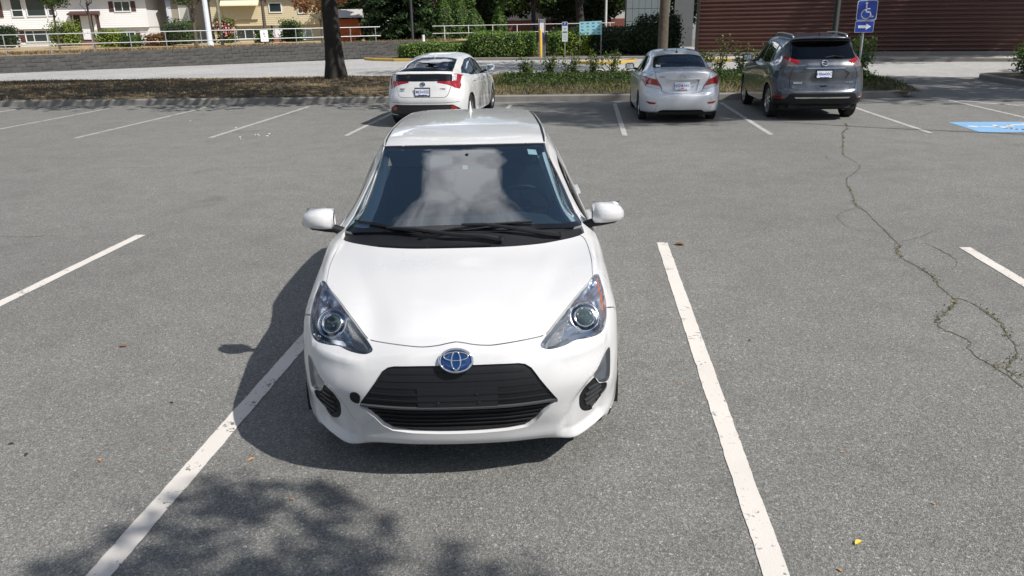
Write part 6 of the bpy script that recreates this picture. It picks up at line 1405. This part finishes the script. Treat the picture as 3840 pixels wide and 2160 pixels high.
CREAM = plain('off_white_siding', (.74, .74, .74), .7, var=.06); CREAMG = plain('off_white_stucco', (.70, .70, .69), .85, var=.08, bumpy=.3, bscale=30); BEIGE = plain('beige_siding', (.52, .45, .30), .7, var=.06); BEIGEG = plain('beige_lower_siding', (.54, .47, .31), .75, var=.06)
ROOFG = plain('grey_roof_shingle', (.10, .095, .09), .9, var=.3, scale=6)
p1 = py_(200, 118, 75)
h1, q1 = house('split_level_house', 'off-white two-storey house with brown shutters at the left edge', (p1.x, p1.y, .35), 15, 1.25, dict(wall=CREAM, low=CREAMG, roof=ROOFG, range=(-9, 5.4), split=2.12, top=4.6, windows=[(-3.1, 3.08, -1.85, 4.3, ''), (-4.15, 3.05, -3.45, 4.3, 'h'), (-1.6, 3.1, -1.2, 4.3, 'h'), (3.15, 3.32, 4.22, 3.98, 'ms'), (-3.65, 1.22, -1.63, 1.98, '3s'), (3.08, 1.13, 4.18, 1.78, 'ms')]))
MB().box((q1(-5.0, 0)[0], -.35, q1(0, 3.6)[1]), (.45, .06, 1.5)).build('shutter', SHUT, h1)
cx, cz = q1(.95, 3.2); cn = MB(); cn.add([(cx-1.4, -1.2, cz-.05), (cx+1.4, -1.2, cz-.05), (cx+1.3, .0, cz+.25), (cx-1.3, 0, cz+.25), (cx-1.4, -1.2, cz-.17), (cx+1.4, -1.2, cz-.17), (cx+1.3, 0, cz-.1), (cx-1.3, 0, cz-.1)], [(0, 1, 2, 3), (4, 7, 6, 5), (0, 4, 5, 1), (1, 5, 6, 2), (3, 7, 4, 0)]); cn.build('entrance_canopy', SHUT, h1)
MB().box((cx, -.24, cz/2-.35), (2.3, .16, cz+.55)).build('entrance_shade_panel', plain('dark_entry', (.05, .04, .04), .8), h1)  # dark slab before the wall, shade of the recess put into its colour
MB().box((cx-.05, -.34, q1(0, 2.15)[1]), (.95, .07, 2.2)).build('front_door', FRAMEW, h1); MB().box((cx+.75, -.33, q1(0, 2.15)[1]), (.4, .06, 2.2)).build('side_light', CREAM, h1)
for sx in (-1.1, 1.1): MB().box((cx+sx, -1.0, cz/2-.3), (.12, .12, cz+.3)).build('canopy_post', SHUT, h1)
for i in range(4): MB().box((cx, -.6-.28*i, q1(0, 1.15)[1]-.1-.17*i), (1.6, .3+.02*i, .16)).build('step', plain('brick_step', (.25, .10, .08), .85), h1)
p2 = py_(640, 106, 77)
h2, q2 = house('split_level_house', 'beige two-storey house with a bay window and white front door', (p2.x, p2.y, .40), 15, 1.24, dict(wall=BEIGE, low=BEIGEG, roof=ROOFG, range=(-2.95, 6.6), split=2.06, top=4.6, windows=[(-1.77, 2.72, -1.53, 3.74, 'h'), (-1.17, 2.65, .0, 3.72, 'b'), (.2, 2.63, .36, 3.62, 'h'), (-1.23, 1.12, .0, 1.75, 'm'), (1.48, 3.05, 2.33, 3.66, ''), (3.65, 2.95, 4.25, 3.62, 'm'), (3.55, .98, 4.45, 1.67, 'mb')]))
MB().box((q2(-.72, 0)[0], -.42, q2(0, 3.15)[1]), (q2(1.07, 0)[0]*2.35, .16, 1.55)).build('bay', BEIGE, h2)
ax, az = q2(-.65, 3.85); MB().add([(ax-1.75, -1.35, az-.28), (ax+1.75, -1.35, az-.28), (ax+1.75, -.42, az+.2), (ax-1.75, -.42, az+.2), (ax-1.75, -1.35, az-.42), (ax+1.75, -1.35, az-.42)], [(0, 1, 2, 3), (0, 4, 5, 1)]).build('awning', plain('pale_yellow_awning', (.72, .68, .46), .8), h2)
dx, dz = q2(1.95, 1.95); MB().box((dx+.1, -.05, dz-.05), (.95, .10, 1.9)).build('front_door', FRAMEW, h2); MB().box((dx-.62, -.05, dz-.05), (.38, .09, 1.9)).build('side_light', FRAMEW, h2); MB().box((dx-.62, -.11, dz+.1), (.2, .02, 1.2)).build('side_light_pane', GLASSW, h2)
MB().prism([(.28*math.cos(a), .17*math.sin(a)) for a in np.linspace(0, math.pi, 10)], 0, .02, Matrix.Translation((dx+.1, -.105, dz+.45)) @ Matrix.Rotation(math.radians(90), 4, 'X')).build('fan_light', GLASSW, h2)
for i in range(3): MB().box((dx+.3, -.5-.3*i, q2(0, 1.12)[1]-.12-.15*i), (1.9, .32, .15)).build('step', plain('brick_step', (.25, .10, .08), .85), h2)
# white neighbour with an outside stair, further back
p3 = py_(400, 85, 88); nb = empty('neighbour_house', (p3.x, p3.y, .4), math.radians(10)); tag(nb, 'white house with an outside wooden stair between the two front houses', 'house')
WH = plain('bright_white_siding', (.70, .72, .76), .6, var=.05)
MB().box((.8, 4, 2.5), (7.5, 8, 5.0)).build('wall', WH, nb); rf = MB(); rf.add([(-3.4, -.6, 5.6), (5.2, -.6, 4.1), (5.2, 9, 4.1), (-3.4, 9, 5.6), (-3.4, -.6, 5.75), (5.2, -.6, 4.25), (5.2, 9, 4.25), (-3.4, 9, 5.75)], [(4, 5, 6, 7), (0, 1, 5, 4), (0, 3, 2, 1), (1, 2, 6, 5)]); rf.build('roof', plain('teal_roof', (.03, .18, .14), .6), nb)
for x, z, w, h in ((-.9, 3.3, .7, 1.0), (2.6, 3.6, 1.3, .9)):
    fr = MB().box((x, -.02, z), (w+.2, .08, h+.2)).build('window', FRAMEW, nb); MB().box((x, -.07, z), (w, .02, h)).build('pane', GLASSW, fr)
for i in range(9): MB().box((-.6+i*.27, -.9, 1.15+i*.19), (.30, .9, .05)).build('stair_step', plain('stained_wood', (.12, .05, .03), .8), nb)
st = MB(); st.tube([(-.8, -1.35, .95), (1.8, -1.35, 2.75)], .10, 4); st.build('stair_stringer', plain('stained_wood', (.12, .05, .03), .8), nb)
r_ = MB(); r_.tube([(-.8, -1.35, 1.9), (1.8, -1.35, 3.7), (3.4, -1.35, 3.7)], .04, 5); r_.tube([(1.8, -1.35, 2.7), (1.8, -1.35, 3.7)], .04, 5); r_.tube([(.2, -1.35, 1.6), (.2, -1.35, 2.6)], .03, 5); r_.tube([(3.4, -1.35, 2.7), (3.4, -1.35, 3.7)], .04, 5); r_.build('stair_rail', RAILW, nb)
MB().box((2.6, -.9, 2.68), (1.7, 1.0, .14)).build('landing', WH, nb); MB().box((2.7, -.9, 1.5), (1.4, .9, 2.2)).build('landing_enclosure', WH, nb)
# side wing between the neighbour and the beige house
p4 = py_(470, 100, 80); sw_ = empty('side_wing', (p4.x, p4.y, .4), math.radians(12)); tag(sw_, 'shaded grey-beige side wall with one window left of the beige house', 'house')
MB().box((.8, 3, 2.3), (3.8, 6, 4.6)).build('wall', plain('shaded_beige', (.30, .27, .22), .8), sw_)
fr = MB().box((.1, -.02, 2.95), (1.0, .08, 1.5)).build('window', FRAMEW, sw_); MB().box((.1, -.07, 2.95), (.72, .02, 1.25)).build('pane', plain('pale_curtain', (.5, .5, .46), .8), fr)
MB().add([(-1.6, -.7, 4.5), (3.2, -.7, 4.5), (3.2, 6.5, 4.5), (-1.6, 6.5, 4.5), (-1.6, 3, 5.8), (3.2, 3, 5.8)], [(0, 1, 5, 4), (2, 3, 4, 5), (0, 4, 3), (1, 2, 5)]).build('roof', ROOFG, sw_)
# front garden shrubs
for i, (x, y, Y, r, h, m, lb) in enumerate(((170, 112, 66, 1.3, 1.6, LEAFY, 'cone-shaped yellow-green shrub left of the white house entrance'), (282, 114, 66, 1.2, 1.1, LEAFY, 'bright green low shrub right of the white house entrance'), (330, 114, 66, 1.0, .7, LEAFG, 'small green shrub below the white house lower window'), (458, 108, 68, 1.5, 1.6, LEAFG, 'dark green bush between the houses'), (572, 105, 66, .9, 1.6, ROSE, 'rose bush with pink flowers left of the beige house window'), (735, 102, 68, 1.0, 1.4, LEAFG, 'shrub with red flowers right of the beige house door'), (665, 104, 68, .8, .9, LEAFG, 'small shrub left of the beige house steps'), (20, 116, 64, 1.0, 1.4, LEAFD, 'dark shrub at the far left before the white house'), (400, 112, 68, 1.2, .8, LEAFB, 'brown dry shrub before the outside stair'))):
    p = py_(x, y, Y); hedge('garden_shrub', lb, (p.x, p.y, max(.3, p.z-.1)), (r*1.5, r*1.3, h*1.15), 1400, .16, m, 130+i, 0, .16, 'shrub')
fl = py_(575, 72, 65.8); C = np.array([(fl.x+random.gauss(0, .5), fl.y+random.uniform(-.9, -.3), fl.z+random.gauss(0, .35)) for _ in range(60)]); V, F = leafcards(C, np.tile([0, -1., .3], (60, 1)), np.full(60, .16), .9)
tag(quick('rose_flowers', V, F, plain('pink_petal', (.75, .22, .28), .7)), 'pink rose flowers on the bush before the beige house', 'flowers', kind='stuff')
sh_ = py_(868, 98, 60); so2 = empty('orange_shed', (sh_.x, sh_.y, .5), .2); tag(so2, 'small orange wooden shed behind the rail right of the big trunk', 'shed')
OR = plain('orange_boards', (.42, .10, .025), .8, var=.2)
for i in range(9): MB().box((-1.1+i*.26, 0, .95), (.25, .04, 1.9)).build('board', OR, so2)
MB().box((0, .9, .93), (2.2, 1.7, 1.86)).build('wall', OR, so2); MB().add([(-1.4, -.3, 2.0), (1.4, -.3, 2.0), (1.4, 2, 2.0), (-1.4, 2, 2.0), (-1.4, .85, 2.6), (1.4, .85, 2.6)], [(0, 1, 5, 4), (2, 3, 4, 5), (0, 4, 3), (1, 2, 5)]).build('roof', plain('pale_shed_roof', (.40, .38, .36), .8), so2)
# far white wall above the cedars
p5 = py_(1158, 20, 95); fw_ = empty('far_house', (p5.x, p5.y, .5)); tag(fw_, 'pale house wall glimpsed above the cedar hedge', 'house')
MB().box((0, 3, 3.2), (5, 6, 6.4)).build('wall', plain('pale_blue_white', (.50, .52, .58), .7), fw_); g = MB().box((.6, -.03, 3.6), (1.1, .08, 1.4)).build('window', FRAMEW, fw_); MB().box((.6, -.08, 3.6), (.85, .03, 1.15)).build('pane', GLASSW, g)
p6 = py_(1440, 40, 90); fh = empty('far_house', (p6.x, p6.y, .5)); tag(fh, 'pale house with reddish lower wall glimpsed through the trees above the white railing', 'house')
MB().box((0, 3, 3.0), (16, 6, 4.5)).build('wall', plain('pale_stucco', (.55, .55, .53), .8), fh); MB().box((0, -.1, .6), (16.2, .2, 1.9)).build('lower_wall', plain('dusty_red_wall', (.20, .07, .055), .8), fh)
for x in (-6, -3, 1.5, 5): g = MB().box((x, -.03, 3.2), (1.5, .1, 1.3)).build('window', FRAMEW, fh); MB().box((x, -.09, 3.2), (1.2, .03, 1.05)).build('pane', GLASSW, g)
# ---------------------------------------------------------------- brown building
BA = math.atan2(-2.3, 8.6); bb = empty('brown_building', (5.85, 43.0, 0), BA); tag(bb, 'dark red-brown building clad in horizontal ribbed siding', 'building')
BROWN = plain('red_brown_siding', (.072, .027, .020), .45, var=.22, scale=2); BROWND = plain('brown_backing', (.05, .02, .015), .8)
MB().box((20, 5.15, 4), (40, 10, 8)).build('wall', BROWND, bb)
prof = [(0, 0), (-.05, .03), (-.075, .075), (-.05, .13), (0, .155), (0, .20)]
me = bpy.data.meshes.new('siding_rib'); V = [(x, a+.148, b) for x in (0, 40) for a, b in prof]; me.from_pydata(V, [], [(i, 6+i, 7+i, i+1) for i in range(5)]+[(0, 1, 2, 3, 4, 5), (6, 11, 10, 9, 8, 7)]); me.materials.append(BROWN)
me2 = bpy.data.meshes.new('siding_rib_side'); V = [(a-.002, y, b) for y in (.1, 10) for a, b in prof]; me2.from_pydata(V, [], [(i, i+1, 7+i, 6+i) for i in range(5)]); me2.materials.append(BROWN)
for i in range(38):
    o = bpy.data.objects.new('siding_rib', me); link(o, bb); o.location = (0, 0, .35+i*.2)
    o = bpy.data.objects.new('siding_rib', me2); link(o, bb); o.location = (0, 0, .35+i*.2)
MB().box((20, .10, .17), (40.1, .14, .34)).build('plinth', plain('plinth_concrete', (.22, .20, .19), .9, var=.2), bb)
MB().box((-.06, .05, 4), (.16, .2, 8)).build('corner_post', plain('dark_corner_trim', (.03, .022, .02), .6), bb)
# walk and kerbs along it
def along(a, o, z=0): return (5.85+math.cos(BA)*a+math.sin(BA)*o, 43.0+math.sin(BA)*a-math.cos(BA)*o, z)
sheet('walk', [along(-1, -.1)[:2], along(-1, 2.6)[:2], along(40, 2.6)[:2], along(40, -.1)[:2]], .14, plain('walk_concrete', (.44, .41, .36), .9, var=.12, bumpy=.3, bscale=40))
kerb([along(a, 2.6)[:2] for a in range(40, -2, -2)][::-1], .15, .14)
wy = kerb([along(a, 2.63)[:2] for a in (-1.0, .5, 2.0)], .16, .155, PYEL, 'yellow_kerb')
kerb([(2.6, 41.6), (1.6, 39.4), (.4, 39.2), (-.6, 40.0), (.2, 41.2), (2.6, 41.7)][::-1], .14, .15, PYEL, 'yellow_kerb')
sheet('traffic_island', [(2.6, 41.5), (1.6, 39.5), (.4, 39.3), (-.5, 40.0), (.2, 41.1)], .15, plain('walk_concrete', (.44, .41, .36), .9))
kerb([(-13.2, 47.6), (-12.2, 46.2), (-10.8, 45.2), (-9.8, 45.0)], .15, .15, PYEL, 'yellow_kerb')
kerb([(-9.8, 45.0), (-6, 44.9), (-3, 44.4), (0, 44.2), (4.5, 43.9)], .15, .15)
bed = sheet('planting_bed', [(-12.5, 46.6), (-9.8, 45.1), (-6, 45.0), (-3, 44.5), (4.6, 44.0), (5.5, 52), (-13, 53)], .13, plain('bed_soil', (.09, .07, .05), .95, var=.4, scale=6, bumpy=.7, bscale=30))
# grey panelled building
gb = empty('grey_building', (3.0, 62, 0), -.05); tag(gb, 'grey building with a grid of pale panels behind the shrubs', 'building')
PANEL = plain('grey_panel', (.17, .20, .21), .7, var=.1)
MB().box((1.6, 2.1, 3.5), (3.3, 4, 7)).build('wall', plain('panel_joint', (.05, .06, .065), .8), gb)
me = bpy.data.meshes.new('panel'); mb = MB(); mb.box((0, 0, 0), (.44, .05, .86), bev=.012); me.from_pydata(mb.V, [], mb.F); me.materials.append(PANEL)
for i in range(7):
    for k in range(7): o = bpy.data.objects.new('panel', me); link(o, gb); o.location = (.28+i*.46, .08, .5+k*.89)
MB().box((4.3, 1.2, 3.5), (1.4, 2, 7)).build('end_pillar', plain('grey_pillar', (.12, .13, .13), .8), gb)
# ---------------------------------------------------------------- signs and charger
SBLUE = plain('sign_blue', (.012, .045, .30), .35); SWHITE = plain('sign_white', (.70, .71, .72), .4)
def rrect(w, h, r, n=5): return [(sx*(w/2-r)+r*math.cos(a), sy*(h/2-r)+r*math.sin(a)) for sx, sy, a0 in ((1, 1, 0), (-1, 1, 90), (-1, -1, 180), (1, -1, 270)) for a in np.radians(np.linspace(a0, a0+90, n))]
ws = empty('wheelchair_sign', (7.42, 22.6, .15)); tag(ws, 'blue wheelchair parking sign above a blue arrow sign on a steel post', 'sign')
MB().tube([(0, .03, -.05), (0, .03, 2.32)], .032, 8).build('post', GALV, ws)
Mv = Matrix.Rotation(math.radians(90), 4, 'X'); Ma = Matrix.Translation((.02, -.02, 2.04)) @ Mv; Mb = Matrix.Translation((.0, -.02, 1.63)) @ Mv
a = MB().prism(rrect(.52, .50, .05), -.008, 0, Ma).build('upper_panel', SWHITE, ws); MB().prism(rrect(.495, .475, .045), 0, .002, Ma).build('blue_face', SBLUE, a)
wheelchair(Ma @ Matrix.Translation((-.005, -.01, .003)) @ Matrix.Scale(.43, 4), SWHITE, a, 0, .003)
b = MB().prism(rrect(.48, .29, .02), -.008, 0, Mb).build('lower_panel', SWHITE, ws); MB().prism(rrect(.465, .275, .018), 0, .002, Mb).build('blue_face', SBLUE, b)
MB().prism([(-.16, -.035), (.04, -.035), (.04, -.08), (.17, 0), (.04, .08), (.04, .035), (-.16, .035)], .002, .004, Mb).build('arrow', SWHITE, b)
ch = empty('charging_post', (-2.38, 45.3, .13)); tag(ch, 'electric vehicle charging post with two hanging cables behind the yellow bollard', 'charger')
MB().box((.0, .05, 1.0), (.26, .18, 2.0), bev=.02).build('column', plain('charger_grey', (.16, .17, .19), .5), ch); MB().box((0, -.05, 1.55), (.22, .03, .5)).build('white_panel', SWHITE, ch); MB().box((0, -.06, 1.12), (.24, .04, .26)).build('blue_panel', SBLUE, ch)
for s in (-1, 1):
    MB().tube([(s*.17, 0, 0), (s*.17, 0, 2.05)], .022, 6).build('guide_tube', GALV, ch)
    MB().tube([(s*.2, -.05, 1.1), (s*.28, -.12, .6), (s*.34, -.12, .15), (s*.5, -.1, .04)], .02, 6).build('cable', RUBBER, ch); MB().box((s*.24, -.05, 1.0), (.14, .14, .42), bev=.02).build('holster', BLACKP, ch)
yb = MB().lathe([(.085, 0), (.085, 1.42), (.07, 1.47), (.03, 1.5), (0, 1.5)], 16).build('yellow_bollard', plain('bollard_yellow', (.62, .38, .05), .5), loc=(-2.42, 44.75, .13)); soft(yb, 40); tag(yb, 'yellow steel bollard before the charging post', 'bollard')
ps = empty('parking_sign', (-1.12, 46.0, .13)); tag(ps, 'tall narrow parking notice with a blue top on a thin post', 'sign')
MB().tube([(0, .03, -.05), (0, .03, 1.85)], .03, 8).build('post', GALV, ps)
M1 = Matrix.Translation((0, -.01, 1.3)) @ Mv; pn = MB().prism(rrect(.32, 1.05, .02), -.008, 0, M1).build('panel', plain('notice_pale', (.55, .60, .60), .5), ps)
MB().prism([(-.14, .32), (.14, .32), (.14, .50), (-.14, .50)], 0, .003, M1).build('blue_band', SBLUE, pn); text_mesh('P', .16, SWHITE, pn, M1 @ Matrix.Translation((0, .41, .004)), depth=.001)
for z, w, h, m in ((.17, .12, .10, 'notice_grey'), (-.02, .24, .09, 'notice_green'), (-.17, .22, .025, 'notice_grey'), (-.24, .22, .025, 'notice_grey'), (-.32, .22, .025, 'notice_grey'), (-.40, .18, .025, 'notice_grey')): MB().prism([(-w/2, z-h/2), (w/2, z-h/2), (w/2, z+h/2), (-w/2, z+h/2)], 0, .003, M1).build('print', plain('notice_green', (.05, .16, .12), .5) if 'green' in m else plain('notice_grey', (.3, .3, .32), .6), pn)
tb = empty('turquoise_board', (.32, 47.0-.6, .13)); tag(tb, 'turquoise information board with rows of small pictures before the dark shrubs', 'sign')
M2 = Matrix.Translation((0, -.02, 1.47)) @ Mv @ Matrix.Rotation(math.radians(1.5), 4, 'Z')
for s in (-.6, .6): MB().tube([(s, .02, -.05), (s, .02, 1.8)], .03, 8).build('post', GALV, tb)
bd = MB().prism([(-.63, -.36), (.63, -.36), (.63, .36), (-.63, .36)], -.012, 0, M2).build('board', plain('pale_turquoise', (.30, .56, .62), .5), tb)
cols = [plain('board_teal', (.04, .32, .38), .5), plain('board_green', (.16, .42, .26), .5), plain('board_blue', (.06, .22, .45), .5)]
for i in range(4):
    for k in range(4):
        x, z = -.47+i*.31, .26-k*.175; rr_ = random.Random(i*5+k); pts = [(x+.10*math.cos(t)*rr_.uniform(.7, 1.1), z+.055*math.sin(t)*rr_.uniform(.6, 1.1)) for t in np.linspace(0, 6.0, 9)]
        MB().prism(pts, 0, .003, M2).build('picture', cols[(i*2+k) % 3 if k else 2], bd)
